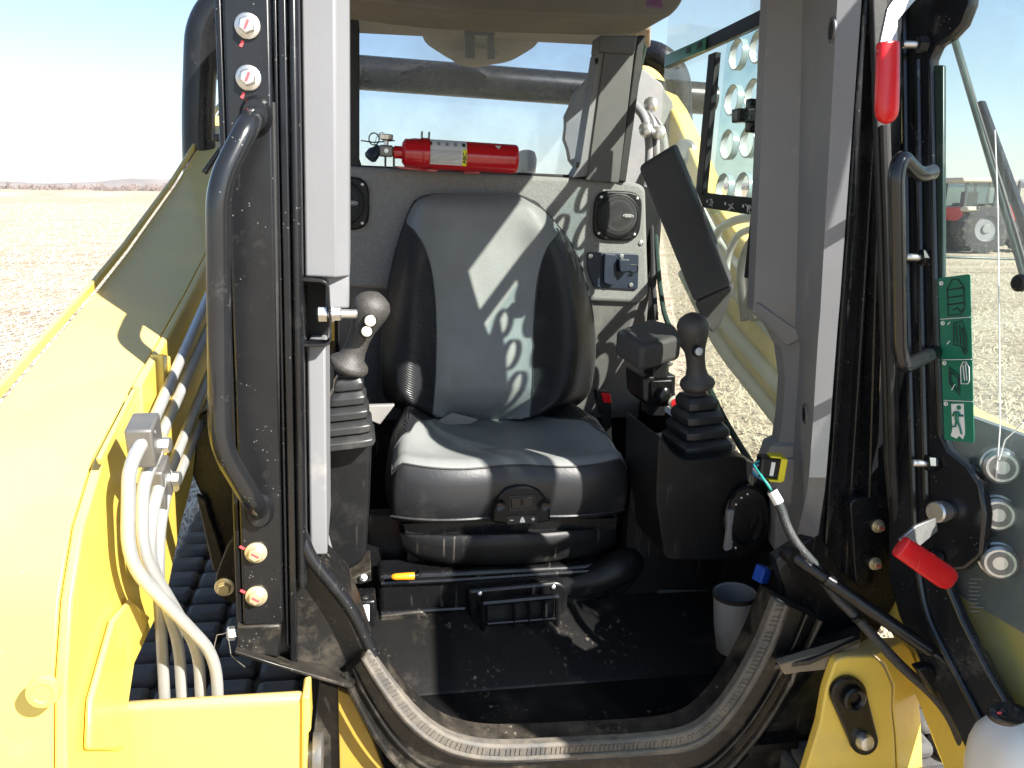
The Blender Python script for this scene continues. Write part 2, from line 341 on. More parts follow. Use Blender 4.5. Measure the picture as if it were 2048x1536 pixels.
# ============================================================ SETTING
def setting():
    # ground: one sheet, finer near the machine
    def ground_mat():
        m = bpy.data.materials.new('stubble_soil'); m.use_nodes = True; nt = m.node_tree; N = nt.nodes; L = nt.links; b = N['Principled BSDF']
        tc = N.new('ShaderNodeTexCoord')
        def noise(sc, det, vec=None, r=0.6):
            n = N.new('ShaderNodeTexNoise'); n.inputs['Scale'].default_value = sc; n.inputs['Detail'].default_value = det; n.inputs['Roughness'].default_value = r
            L.new(vec or tc.outputs['Object'], n.inputs['Vector']); return n.outputs['Fac']
        mp = N.new('ShaderNodeMapping'); mp.inputs['Rotation'].default_value = (0, 0, radians(8)); mp.inputs['Scale'].default_value = (0.12, 1.3, 1); L.new(tc.outputs['Object'], mp.inputs['Vector'])
        a = noise(0.5, 8, mp.outputs[0], 0.7); f = noise(14, 7); g = noise(0.05, 4)
        r = N.new('ShaderNodeValToRGB'); L.new(a, r.inputs[0]); e = r.color_ramp.elements
        e[0].position = 0.3; e[0].color = (0.31, 0.24, 0.185, 1); e[1].position = 0.62; e[1].color = (0.47, 0.42, 0.345, 1)
        el = r.color_ramp.elements.new(0.46); el.color = (0.40, 0.345, 0.275, 1)
        r2 = N.new('ShaderNodeValToRGB'); L.new(f, r2.inputs[0]); e = r2.color_ramp.elements
        e[0].position = 0.35; e[0].color = (0.55, 0.5, 0.45, 1); e[1].position = 0.68; e[1].color = (1.25, 1.2, 1.1, 1)
        mx = N.new('ShaderNodeMix'); mx.data_type = 'RGBA'; mx.blend_type = 'MULTIPLY'; mx.inputs[0].default_value = 1
        L.new(r.outputs[0], mx.inputs[6]); L.new(r2.outputs[0], mx.inputs[7])
        L.new(mx.outputs[2], b.inputs['Base Color']); b.inputs['Roughness'].default_value = 0.95; b.inputs['Specular IOR Level'].default_value = 0.1
        bp = N.new('ShaderNodeBump'); bp.inputs['Strength'].default_value = 0.8; bp.inputs['Distance'].default_value = 0.05; L.new(f, bp.inputs['Height']); L.new(bp.outputs[0], b.inputs['Normal'])
        return m
    mb = MB(); xs = [-6000, -2500, -800, -200, -60, -20, -6, 6, 20, 60, 200, 800, 2500, 6000]
    ys = [-3000, -600, -100, -20, 0, 10, 25, 60, 150, 400, 1000, 2500, 6000]
    mb.grid([[Vector((x, y, 0)) for x in xs] for y in ys])
    structure(build(mb, 'ground', ground_mat(), world=True, flip=False))
    # straw and stubble lying on the field (uncountable)
    rnd = random.Random(3); mb = MB()
    straw = [pm('straw_pale', (0.58, 0.53, 0.44), 0.8, var=0.2, vscale=1.5, spec=0.2), pm('straw_brown', (0.46, 0.37, 0.28), 0.85, var=0.3, vscale=1.5, spec=0.2),
             pm('dry_grass', (0.45, 0.40, 0.27), 0.85, var=0.3, vscale=1.0, spec=0.2)]
    def scatter(n, amin, amax, d0, d1, h, ln, stand):
        mb = MB()
        for i in range(n):
            d = d0*(d1/d0)**(rnd.random()**0.9); a = lerp(amin, amax, rnd.random()); x, y = a*d, d
            s = 1+d*0.035; l = ln*rnd.uniform(0.4, 1.4)*s**0.6; wd = 0.0028*rnd.uniform(0.6, 1.6)*s; g = rnd.uniform(0, pi)
            z0 = rnd.uniform(0, 0.02); dx, dy = cos(g), sin(g)
            tz = h*rnd.uniform(0.5, 1.2)*s**0.4 if rnd.random() < stand else rnd.uniform(0.0, 0.05)
            k = 0.25 if tz > 0.06 else 1
            p = Vector((x, y, z0)); q = p+Vector((dx*l*k, dy*l*k, tz)); nrm = Vector((-dy, dx, 0.3))*wd
            mb.add([p-nrm, p+nrm, q+nrm*0.7, q-nrm*0.7], [(0, 1, 2, 3)])
        return mb
    for nm, mt, lab, args in (('corn_stubble', straw[0], 'pale corn stubble and straw strewn over the field left of the machine', (42000, -1.0, -0.15, 3.0, 160, 0.07, 0.14, 0.25)),
                              ('crop_residue', straw[1], 'brown crop residue scattered among the pale stubble on the left', (14000, -1.0, -0.15, 3.0, 130, 0.05, 0.14, 0.15)),
                              ('dry_grass', straw[2], 'short dry yellow grass on the ground right of the machine', (36000, 0.1, 1.0, 2.4, 60, 0.03, 0.06, 0.5))):
        o = build(scatter(*args), nm, mt, world=True, flip=False); o['kind'] = 'stuff'; o['label'] = lab; o['category'] = 'stubble' if 'grass' not in nm else 'grass'
    # low hills on the horizon
    hm = pm('hill_soil', (0.21, 0.175, 0.15), 0.95, var=0.3, vscale=0.01, spec=0.1); hm2 = pm('hill_field', (0.40, 0.32, 0.22), 0.95, var=0.25, vscale=0.02, spec=0.1)
    def ridge(name, dist, amp, seedv, mat, th0=-80, th1=80, depth=260):
        r = random.Random(seedv); ph = [r.uniform(0, 6) for _ in range(6)]; G = []
        for row, fr in ((0, 0.0), (0.25, 0.55), (0.5, 0.9), (0.75, 1.0), (1, 0.95)):
            line = []
            for k in range(181):
                th = radians(lerp(th0, th1, k/180)); hgt = amp*(0.8+0.09*sin(th*9+ph[0])+0.08*sin(th*23+ph[1])+0.05*sin(th*51+ph[2])+0.03*sin(th*110+ph[3]))
                d = dist+row*depth; line.append(Vector((sin(th)*d, cos(th)*d, hgt*fr-1.0)))
            G.append(line)
        mb = MB(); mb.grid(G); return structure(build(mb, name, mat, world=True, flip=False))
    ridge('far_hill', 2600, 58, 5, hm); ridge('low_rise', 1150, 13, 9, hm2, depth=120)
    # bare winter woods along the foot of the hills
    tm = pm('bare_twigs', (0.17, 0.125, 0.105), 0.95, var=0.3, vscale=0.05, spec=0.1)
    def woods(name, dist, n, h0, h1, seedv, lab, th0=-42, th1=44):
        r = random.Random(seedv); mb = MB()
        for i in range(n):
            th = radians(lerp(th0, th1, (i+r.random())/n)); d = dist+r.uniform(-25, 45); p = Vector((sin(th)*d, cos(th)*d, 0)); h = r.uniform(h0, h1)
            t = Vector((cos(th), -sin(th), 0)); tw = h*0.03
            mb.add([p-t*tw, p+t*tw, p+t*tw*0.5+EW*h*0.6, p-t*tw*0.5+EW*h*0.6], [(0, 1, 2, 3)])
            for k in range(16):
                a = r.uniform(-1, 1); b0 = p+EW*(h*r.uniform(0.15, 0.55)); e = p+t*(a*h*0.42)+Vector((0, r.uniform(-1, 1)*h*0.3, h*r.uniform(0.5, 1.0)*(1-0.3*a*a)))
                s = t*(h*0.055*r.uniform(0.5, 1.3)); mb.add([b0-s*0.4, b0+s*0.4, e+s, e-s], [(0, 1, 2, 3)])
        o = build(mb, name, tm, world=True, flip=False); o['kind'] = 'stuff'; o['label'] = lab; o['category'] = 'woods'
    woods('bare_woods', 1240, 900, 10, 19, 11, 'reddish brown band of bare winter woods along the field edge')
setting()
# ============================================================ THE MACHINE: cab, arms, undercarriage
UC = 0.365
loader = root('track_loader', 'yellow and black compact track loader with an open cab, seen from the front', 'loader', (UC, 1.8, -1.66))
def sub(name, parent=loader):
    e = bpy.data.objects.new(name, None); COL.objects.link(e); e.parent = parent; e.empty_display_size = 0.03; return e
def rpoly(pts, r, n=4):            # rounded polygon in pixel space
    out = []; m = len(pts)
    for i in range(m):
        p = Vector((*pts[i], 0)); a = Vector((*pts[i-1], 0)); b = Vector((*pts[(i+1) % m], 0))
        k = min(r, (a-p).length*0.45, (b-p).length*0.45); s = p+(a-p).normalized()*k; e = p+(b-p).normalized()*k
        for j in range(n+1):
            t = j/n; q = s*(1-t)**2+p*(2*t*(1-t))+e*t*t; out.append((q.x, q.y))
    return out
def wprof(mb, prof, w0, w1, lean=(0, 0)):   # profile in (u, v) pulled up along w
    return mb.prism([Vector((u, v, w0)) for u, v in prof], Vector((lean[0], lean[1], w1-w0)))

def cab_front():
    # --- left front pillar: plate, folded side, ribs
    mb = MB(); wprof(mb, [(-0.166, 1.166), (-0.106, 1.166), (-0.106, 1.30), (-0.166, 1.30)], -0.655, 0.36)
    pil = build(mb, 'front_pillar', BLK, loader, bevel=0.004)
    for nm, pr, w0, w1 in (('side_fold', [(-0.176, 1.172), (-0.168, 1.169), (-0.168, 1.30), (-0.176, 1.30)], -0.65, 0.36),
                           ('door_channel', [(-0.104, 1.176), (-0.098, 1.176), (-0.098, 1.28), (-0.104, 1.28)], -0.70, 0.36),
                           ('inner_rib', [(-0.097, 1.171), (-0.0865, 1.169), (-0.0865, 1.28), (-0.097, 1.28)], -0.74, 0.36),
                           ('round_rib', [(-0.085, 1.176), (-0.081, 1.171), (-0.075, 1.171), (-0.070, 1.178), (-0.070, 1.28), (-0.085, 1.28)], -0.60, 0.36)):
        mb = MB(); wprof(mb, pr, w0, w1); build(mb, nm, BLK, pil, bevel=0.0022)
    mb = MB(); mb.tube([PX(546, 205, 1.172), PX(552, 560, 1.172), PX(556, 1230, 1.172)], 0.0042, 10); build(mb, 'rubber_bead', RUB, pil)
    for x, y, my in ((495, 52, 1), (497, 156, 1), (512, 1105, 0), (513, 1192, 0)):
        c = PX(x, y, 1.164); mb = MB(); mb.hexbolt(c, (0, -1, 0), 0.0165, 0.0085, 0.0035); b = build(mb, 'flange_bolt', GOLD if not my else ZINC, pil, bevel=0.0006)
        mb = MB(); d = (EU*0.4+EW).normalized() if my else (EU*-0.7+EW*0.45).normalized(); n2 = d.cross(EV)
        if my: cc = c+EV*-0.0125
        else: cc = c+EV*-0.0125
        mb.obox(cc, n2, EV, d, 0.0016, 0.0004, 0.006); build(mb, 'paint_mark', MARK, pil)
        cc = c+(EU*-0.008-EW*0.022 if my else EU*-0.020+EW*0.008)+EV*0.0014; mb = MB(); mb.obox(cc, n2, EV, d, 0.0018, 0.0005, 0.004); build(mb, 'paint_mark', MARK, pil)
    # grab handle
    mb = MB(); mb.tube([PX(512, 232, 1.17), PX(500, 244, 1.115), PX(436, 372, 1.085), PX(440, 890, 1.085), PX(505, 1002, 1.12), PX(519, 1022, 1.17)], 0.0155, 16, fl=0.035, nf=7)
    g = build(mb, 'grab_handle', BLKCLEAN, loader)
    for x, y in ((512, 232), (519, 1022)):
        mb = MB(); mb.lathe([(0.019, -0.006), (0.0215, -0.001), (0.018, 0.005), (0.0162, 0.012)], PX(x, y, 1.164), (0, -1, 0), 18, 1.0, 1.25); build(mb, 'weld_collar', BLK, g)
    # small latch parts behind the handle
    mb = MB(); mb.px([(425, 268), (452, 268), (452, 282), (425, 282)], 1.31, 0.03).px([(402, 343), (440, 290), (446, 296), (412, 350)], 1.30, 0.02); build(mb, 'side_latch', BLK, loader, bevel=0.002)
    # lower frame: gusset, shelf plate, sill channel
    mb = MB(); mb.px([(470, 1040), (600, 1060), (612, 1098), (694, 1180), (722, 1250), (745, 1318), (716, 1372), (600, 1326), (486, 1296), (474, 1258)], 1.20, 0.10)
    build(mb, 'lower_gusset', BLKDIRT, loader, bevel=0.004)
    mb = MB(); mb.prism([PX(474, 1254, 1.163), PX(560, 1250, 1.163), PX(562, 1262, 1.163), PX(558, 1316, 1.163), PX(500, 1306, 1.163), PX(476, 1296, 1.163)], (0, 0.03, 0)); build(mb, 'pillar_foot', BLKDIRT, loader, bevel=0.003)
    mb = MB(); A = [PX(470, 1302, 1.12), PX(560, 1330, 1.12), PX(705, 1372, 1.14)]; B = [PX(478, 1280, 1.24), PX(560, 1302, 1.24), PX(720, 1335, 1.24)]; mb.strip(A, B, (0, 0, -0.006)); build(mb, 'foot_shelf', BLKDIRT, loader, bevel=0.0015)
    # diagonal tube of the opening (shiny black, left) with chipped paint
    mb = MB(); mb.tube([PX(600, 1060, 1.19), PX(618, 1112, 1.18), PX(702, 1216, 1.17), PX(748, 1310, 1.165)], 0.0105, 12, fl=0.03); build(mb, 'opening_tube', BLK, loader)
    inn = [(738, 1300), (775, 1352), (828, 1418), (880, 1462), (935, 1484), (1010, 1492), (1150, 1486), (1290, 1478), (1370, 1466), (1420, 1436), (1470, 1374), (1520, 1282), (1552, 1200)]
    out = [(722, 1322), (752, 1374), (804, 1446), (862, 1494), (925, 1520), (1010, 1528), (1150, 1522), (1290, 1514), (1385, 1502), (1444, 1462), (1498, 1392), (1548, 1300), (1580, 1214)]
    out2 = [(690, 1348), (718, 1410), (762, 1486), (815, 1545), (890, 1580), (1010, 1600), (1150, 1596), (1290, 1588), (1410, 1572), (1490, 1500), (1552, 1414), (1602, 1320), (1640, 1240)]
    def smooth(p, k=3):
        p = [Vector((*q, 0)) for q in p]
        res = []
        for i in range(len(p)-1):
            a = p[max(0, i-1)]; b = p[i]; c = p[i+1]; d = p[min(len(p)-1, i+2)]
            for j in range(k):
                t = j/k; q = 0.5*((2*b)+(c-a)*t+(2*a-5*b+4*c-d)*t*t+(3*b-a-3*c+d)*t**3); res.append((q.x, q.y))
        res.append((p[-1].x, p[-1].y)); return res
    si, so, s2 = smooth(inn), smooth(out), smooth(out2)
    mid = [PX((a[0]+b[0])/2, (a[1]+b[1])/2, 1.165) for a, b in zip(si, so)]
    mb = MB(); mb.strip([PX(x, y, 1.150) for x, y in si], [PX(x, y, 1.150) for x, y in so], (0, 0.022, 0)); sill = build(mb, 'door_seal', SEAL, loader, bevel=0.0045, seg=2)
    mb = MB(); mb.tube([PX(a[0]*0.3+b[0]*0.7, a[1]*0.3+b[1]*0.7, 1.148) for a, b in zip(si, so)], 0.004, 8); build(mb, 'seal_lip', SEAL, sill)
    rv = None; mid2 = [PX(a[0]*0.66+b[0]*0.34, a[1]*0.66+b[1]*0.34, 1.1495) for a, b in zip(si, so)]
    for i in range(0, len(mid2)-1):
        p, q = mid2[i], mid2[i+1]; L_ = (q-p).length; t = (q-p).normalized(); nn = t.cross(EV).normalized()
        for k in range(int(L_/0.008)):
            c = p+t*(k*0.008+0.004)
            if rv is None: rv = MB()
            rv.obox(c, t, EV, nn, 0.002, 0.0012, 0.0062)
    o_ = build(rv, 'seal_ribs', SEAL, sill); o_['kind'] = 'stuff'
    mb = MB(); mb.strip([PX(x, y, 1.18) for x, y in si], [PX(x, y, 1.165) for x, y in so], (0, 0.06, 0)); build(mb, 'seal_flange', BLKDIRT, loader)
    mb = MB(); mb.strip([PX(x, y, 1.178) for x, y in so], [PX(x, y, 1.182) for x, y in s2], (0, 0.05, 0)); build(mb, 'sill_channel', BLKDIRT, loader)
    mb = MB(); mb.tube([PX(x, y, 1.165) for x, y in s2], 0.006, 8); build(mb, 'sill_edge', BLKDIRT, loader)
    mb = MB(); mb.tube([PX(a[0]*0.45+b[0]*0.55, a[1]*0.45+b[1]*0.55, 1.176) for a, b in zip(so, s2)], 0.0035, 8); build(mb, 'channel_rib', BLKDIRT, loader)
    # front apron under the sill
    mb = MB(); mb.px([(640, 1366), (700, 1385), (760, 1500), (800, 1600), (1420, 1600), (1480, 1530), (1560, 1430), (1640, 1330), (1655, 1345), (1640, 1700), (600, 1700)], 1.235, 0.04); build(mb, 'front_apron', BLKDIRT, loader)
    mb = MB(); mb.px([(676, 1380), (700, 1390), (745, 1480), (790, 1600), (680, 1600)], 1.215, 0.012); build(mb, 'apron_stiffener', pm('dusty_yellow_paint', (0.34, 0.22, 0.03), 0.6, dust=0.5, dcol=(0.2, 0.16, 0.1), scratch=0.5), loader, bevel=0.002)
    # --- left grey trim
    mb = MB(); wprof(mb, [(-0.0685, 1.205), (-0.024, 1.20), (-0.022, 1.203), (-0.0045, 1.225), (-0.0045, 1.60), (-0.0685, 1.60)], PX(640, 555, 1.2).z, 0.40); t = build(mb, 'trim_panel', TRIM, loader, bevel=0.0035, seg=3)
    mb = MB(); wprof(mb, [(-0.040, 1.215), (-0.0055, 1.226), (-0.0055, 1.40), (-0.040, 1.40)], PX(660, 618, 1.22).z, PX(640, 550, 1.2).z); build(mb, 'trim_lip', TRIM, t, bevel=0.004, seg=3)
    mb = MB(); wprof(mb, [(-0.067, 1.212), (-0.040, 1.212), (-0.040, 1.42), (-0.067, 1.42)], PX(630, 1112, 1.21).z, PX(630, 690, 1.21).z); build(mb, 'trim_panel', TRIM, loader, bevel=0.004, seg=3)
    mb = MB(); mb.px([(606, 552), (640, 548), (662, 600), (655, 690), (606, 690)], 1.30, 0.02); build(mb, 'latch_recess', PLA, loader)
    # striker bracket with its bolt
    br = sub('striker_bracket')
    mb = MB(); pth = fillet([PX(606, 563, 1.185), PX(654, 566, 1.185), PX(660, 688, 1.185), PX(606, 688, 1.185)], 0.012, 5)
    A = pth; n = len(pth); cen = PX(622, 626, 1.185); B = [p+(p-cen).normalized()*0.0045 for p in pth]
    mb.strip(A, B, (0, 0.03, 0)); build(mb, 'strap', BLK, br, bevel=0.0008)
    ax = EU+EW*0.02; c = PX(640, 628, 1.20)
    mb = MB(); mb.lathe([(0.0068, 0.0), (0.0068, 0.0525), (0.005, 0.0545)], c, ax, 16); build(mb, 'stud', ZINC, br)
    mb = MB(); mb.lathe([(0.009, -0.002), (0.012, 0.0), (0.012, 0.012), (0.009, 0.013)], c+ax*-0.002, ax, 6); mb.lathe([(0.0125, 0.017), (0.0125, 0.020), (0.0105, 0.021), (0.0105, 0.029), (0.008, 0.031)], c, ax, 6); build(mb, 'hex_nut', ZINC, br, sharp=30)
    # --- right grey trim: inner edge, two creases, outer edge
    L = [(1537, -40, 1.42), (1508, 600, 1.42), (1506, 622, 1.42), (1540, 655, 1.41), (1562, 695, 1.40), (1571, 760, 1.39), (1566, 830, 1.39), (1558, 884, 1.39), (1540, 893, 1.39), (1531, 920, 1.385), (1533, 955, 1.385), (1554, 978, 1.385), (1549, 1100, 1.39)]
    K1 = [(1606, -40, 1.36), (1592, 600, 1.36), (1591, 622, 1.36), (1590, 655, 1.36), (1600, 695, 1.36), (1596, 760, 1.36), (1591, 830, 1.36), (1588, 884, 1.36), (1586, 893, 1.36), (1585, 920, 1.36), (1583, 955, 1.36), (1580, 978, 1.36), (1572, 1110, 1.36)]
    K2 = [(1677, -40, 1.203), (1642, 600, 1.203), (1641, 622, 1.203), (1638, 655, 1.203), (1635, 695, 1.203), (1631, 760, 1.203), (1627, 830, 1.203), (1623, 884, 1.203), (1622, 893, 1.203), (1621, 920, 1.203), (1618, 955, 1.203), (1615, 978, 1.22), (1589, 1095, 1.27)]
    K3 = [(1726, -40, 1.188), (1680, 600, 1.188), (1678, 622, 1.188), (1675, 655, 1.188), (1672, 695, 1.188), (1667, 760, 1.188), (1662, 830, 1.188), (1658, 884, 1.188), (1657, 893, 1.188), (1655, 920, 1.188), (1652, 955, 1.188), (1650, 978, 1.195), (1636, 1070, 1.215)]
    rows = [[PX(*a) for a in K] for K in (L, K1, K2, K3)]
    mb = MB(); mb.grid([[lp+EU*0.012+EV*0.05 for lp in rows[0]]]+rows+[[p+EU*0.004+EV*0.03 for p in rows[3]]]); rt = build(mb, 'trim_panel', TRIM, loader, sharp=20)
    for x, y, vv in ((1665, 60, 1.268), (1636, 458, 1.268), (1610, 828, 1.275), ):
        nrm = (rows[2][0]-rows[1][0]).cross(rows[1][1]-rows[1][0]).normalized(); rd = ray(x, y); i0 = 0 if y < 600 else 6; nrm = (rows[2][i0]-rows[1][i0]).cross(rows[1][i0+1]-rows[1][i0]).normalized(); c = rd*(nrm.dot(rows[1][i0])/nrm.dot(rd)); c = c*0.996; nrm = (rows[2][0]-rows[1][0]).cross(rows[1][4]-rows[1][0]).normalized()
        if nrm.y > 0: nrm = -nrm
        mb = MB(); mb.lathe([(0.0165, -0.002), (0.0165, 0.001), (0.0145, 0.0022), (0.013, 0.0005), (0.0125, -0.003)], c, nrm, 20, 1.0, 1.15, caps=False); build(mb, 'plug_rim', TRIM, rt)
        mb = MB(); mb.lathe([(0.013, -0.001), (0.0128, 0.0006)], c, nrm, 20, 1.0, 1.15); build(mb, 'plug', PLA, rt)
    c = PX(1585, 965, 1.35); mb = MB(); nv = Vector((-0.85, -0.5, 0)).normalized(); mb.lathe([(0.05, -0.01), (0.048, 0.003), (0.038, 0.008), (0.028, 0.006), (0.0, 0.005)], c, nv, 26, 1.0, 1.0); build(mb, 'connector_boss', TRIM, rt, sharp=50)
    # moulded cap where the trim steps back
    mb = MB(); mb.prism([PX(1508, 604, 1.42), PX(1588, 660, 1.365), PX(1592, 676, 1.365), PX(1568, 690, 1.38), PX(1508, 622, 1.42)], (0.004, -0.012, 0)); build(mb, 'trim_step', TRIM, rt, bevel=0.003)
    # --- right front pillar (black, several folds)
    rp = sub('front_pillar')
    for nm, A, B, v, dv, mt in (('pillar_plate', [(1716, -40), (1636, 1066), (1560, 1110), (1556, 1290)], [(1806, -40), (1802, 800), (1806, 1180), (1720, 1330)], 1.235, 0.015, BLK),
                            ('fold', [(1730, -40), (1650, 1090)], [(1742, -40), (1664, 1090)], 1.228, 0.006, BLK),
                            ('fold', [(1752, 200), (1690, 1150)], [(1758, 200), (1700, 1150)], 1.222, 0.014, BLK),
                            ('fold', [(1770, -40), (1732, 1170)], [(1786, -40), (1750, 1170)], 1.205, 0.03, BLK)):
        mb = MB(); mb.strip([PX(x, y, v) for x, y in A], [PX(x, y, v) for x, y in B], (0, dv, 0)); build(mb, nm, mt, rp, bevel=0.003)
    mb = MB(); mb.strip([PX(1745, -20, 1.19), PX(1775, 930, 1.16), PX(1800, 1190, 1.15)], [PX(1775, -20, 1.19), PX(1803, 930, 1.16), PX(1826, 1190, 1.15)], (0, 0.012, 0)); build(mb, 'rubber_seal', RUB, rp, bevel=0.003)
    mb = MB(); mb.tube([PX(1768, 250, 1.175), PX(1776, 480, 1.17), PX(1786, 930, 1.15), PX(1802, 1150, 1.14)], 0.0065, 8); build(mb, 'seal_bead', RUB, rp)
    mb = MB(); mb.px(rpoly([(1700, 1000), (1772, 990), (1770, 1175), (1735, 1186), (1712, 1170)], 16), 1.205, 0.02); build(mb, 'hinge_plate', BLK, rp, bevel=0.002)
    for x, y in ((1756, 1052), (1750, 1127)):
        c = PX(x, y, 1.203); mb = MB(); mb.hexbolt(c, (0, -1, 0), 0.0125, 0.008, 0.003); build(mb, 'flange_bolt', GOLD, rp, bevel=0.0005)
        mb = MB(); mb.obox(c+EV*-0.0118, EW, EV, EU+EW*-0.3, 0.0014, 0.0004, 0.006); build(mb, 'paint_mark', MARK, rp)
    # lower right frame pieces
    mb = MB(); mb.px([(1552, 1120), (1640, 1066), (1700, 1180), (1690, 1310), (1600, 1290), (1560, 1330), (1540, 1300), (1575, 1200)], 1.225, 0.03); build(mb, 'lower_gusset', BLK, loader, bevel=0.003)
    mb = MB(); A = [PX(1548, 1330, 1.15), PX(1620, 1320, 1.13), PX(1722, 1276, 1.13)]; B = [PX(1580, 1270, 1.25), PX(1640, 1262, 1.25), PX(1724, 1240, 1.25)]; mb.strip(A, B, (0, 0, -0.01)); build(mb, 'foot_shelf', BLKDIRT, loader, bevel=0.002)
    mb = MB(); mb.px([(1560, 1330), (1722, 1282), (1716, 1310), (1650, 1340), (1600, 1345), (1570, 1350)], 1.14, 0.02); build(mb, 'shelf_lip', pm('tan_dusty_paint', (0.2, 0.17, 0.12), 0.8, dust=0.6), loader, bevel=0.002)
    mb = MB(); mb.px([(1570, 1340), (1660, 1330), (1640, 1700), (1500, 1700), (1490, 1560)], 1.25, 0.1); build(mb, 'tub_side', BLKDIRT, loader)
cab_front()

def cab_interior():
    # tub: floor, sloping mat, riser, side walls
    mb = MB(); mb.box((-0.02, 1.20, -1.0), (0.84, 1.46, -0.984)); build(mb, 'floor_pan', pm('floor_paint', (0.006, 0.006, 0.0065), 0.45, dust=0.12, dcol=(0.05, 0.042, 0.034), spec=0.3, scratch=0.5, dscale=6), loader)
    mm = pm('floor_mat_rubber', (0.0075, 0.0072, 0.007), 0.5, dust=0.2, dcol=(0.08, 0.065, 0.048), spec=0.3, scratch=0.5, dscale=8, bump=0.3, bscale=70)
    mb = MB(); mb.prism([(-0.02, 1.435, -0.983), (-0.02, 1.60, -0.885), (-0.02, 1.66, -0.885), (-0.02, 1.66, -1.0), (-0.02, 1.435, -1.0)], (0.86, 0, 0)); build(mb, 'floor_mat', mm, loader, bevel=0.006)
    mb = MB(); mb.box((-0.03, 1.70, -0.90), (0.86, 1.74, -0.70)); build(mb, 'seat_riser', PLG, loader)
    for lo_, hi_ in (((-0.075, 1.32, -1.05), (-0.045, 2.25, -0.40)), ((0.87, 1.25, -1.05), (0.90, 2.25, -0.56))): mb = MB(); mb.box(lo_, hi_); build(mb, 'tub_wall', PLA, loader)
    mb = MB(); mb.box((-0.05, 2.235, -1.0), (0.88, 2.26, 0.06)); build(mb, 'rear_bulkhead', PLA, loader)
    mb = MB(); mb.box((-0.075, 1.24, -1.06), (0.90, 2.27, -1.005)); build(mb, 'belly_plate', BLKDIRT, loader)
    # seat base covers
    mb = MB(); mb.px(rpoly([(755, 1150), (1150, 1132), (1240, 1120), (1285, 1150), (1255, 1190), (1160, 1210), (1100, 1250), (930, 1262), (760, 1268)], 14), 1.60, 0.08); build(mb, 'valve_cover', PLG, loader, bevel=0.012, seg=4)
    mb = MB(); mb.tube([PX(762, 1166, 1.595), PX(900, 1160, 1.593), PX(1200, 1140, 1.595)], 0.006, 8); mb.tube([PX(762, 1226, 1.595), PX(930, 1216, 1.595)], 0.006, 8); build(mb, 'cover_crease', PLG, loader)
    mb = MB(); mb.px(rpoly([(760, 1232), (845, 1222), (860, 1238), (960, 1236), (1310, 1216), (1312, 1232), (960, 1252), (850, 1256), (820, 1268), (762, 1268)], 6), 1.585, 0.03); build(mb, 'metal_lip', BLKDIRT, loader, bevel=0.003)
    mb = MB(); mb.tube([PX(1120, 1170, 1.62), PX(1190, 1160, 1.60), PX(1250, 1130, 1.60), PX(1262, 1118, 1.72)], [0.03, 0.032, 0.034, 0.036, 0.037, 0.038, 0.038, 0.04, 0.04, 0.04, 0.04, 0.04, 0.04, 0.042, 0.042], 14, fl=0.05); build(mb, 'air_duct', PLA, loader)
    # switch / fuse cover with ribs
    fc = sub('fuse_cover')
    mb = MB(); mb.px(rpoly([(934, 1180), (1118, 1163), (1138, 1176), (1134, 1230), (1112, 1246), (960, 1262), (940, 1240)], 12), 1.575, 0.05); build(mb, 'cover_body', PLG, fc, bevel=0.008, seg=3)
    def bar(pts, r): mb.tube([PX(x, y, 1.555) for x, y in pts], r, 8, fl=0.01)
    mb = MB(); bar([(966, 1206), (966, 1280), (985, 1284), (1114, 1270), (1116, 1192)], 0.0062); bar([(966, 1206), (1116, 1192)], 0.0075); bar([(975, 1247), (1112, 1236)], 0.004); build(mb, 'cover_frame', PLG, fc)
    for x in (1027, 1057, 1087):
        mb = MB(); bar([(x, 1200), (x+1, 1275)], 0.0042); build(mb, 'rib', PLG, fc)
    mb = MB(); mb.px([(975, 1212), (1108, 1200), (1106, 1266), (976, 1276)], 1.57, 0.004); build(mb, 'dark_recess', BPRINT, fc)
    for x, y in ((960, 1187), (1107, 1174)):
        mb = MB(); mb.lathe([(0.005, 0), (0.0045, 0.002), (0.002, 0.003)], PX(x, y, 1.573), (0, -1, 0.3), 12); build(mb, 'screw', ZINC, fc)
    # orange-tipped lever, plates, labels
    lv = sub('seat_lever')
    mb = MB(); a, b = PX(783, 1154, 1.575), PX(829, 1152, 1.575); mb.tube([lerp(a, b, t) for t in (0, 0.06, 0.2, 0.6, 0.95, 1)], [0.003, 0.006, 0.0072, 0.0078, 0.0082, 0.007], 12); build(mb, 'lever_grip', ORANGE, lv)
    mb = MB(); mb.tube([PX(826, 1152, 1.577), PX(840, 1149, 1.58), PX(838, 1140, 1.62)], 0.004, 8, fl=0.006); build(mb, 'lever_rod', BLK, lv)
    mb = MB(); mb.px([(676, 1168), (742, 1140), (743, 1162), (722, 1168)], 1.55, 0.1); build(mb, 'side_bracket', BLKDIRT, loader, bevel=0.002)
    mb = MB(); mb.hexbolt(PX(727, 1155, 1.545), (0.1, -0.8, 0.6), 0.008, 0.006, 0.002); build(mb, 'bracket_bolt', ZINC, loader)
    mb = MB(); mb.px([(700, 1205), (752, 1200), (756, 1256), (704, 1262)], 1.49, 0.06); build(mb, 'tub_corner', PLG, loader, bevel=0.006)
    lb = sub('service_label'); mb = MB(); mb.px(rpoly([(712, 1212), (739, 1209), (739, 1243), (714, 1245)], 3), 1.486, 0.001); build(mb, 'label_face', WPRINT, lb)
    mb = MB()
    for yy in (1218, 1223, 1228): mb.px([(717, yy), (735, yy-2), (735, yy-1), (717, yy+1)], 1.4852, 0.0005)
    mb.px([(722, 1234), (734, 1233), (734, 1241), (722, 1242)], 1.4852, 0.0005); build(mb, 'label_print', GPRINT, lb)
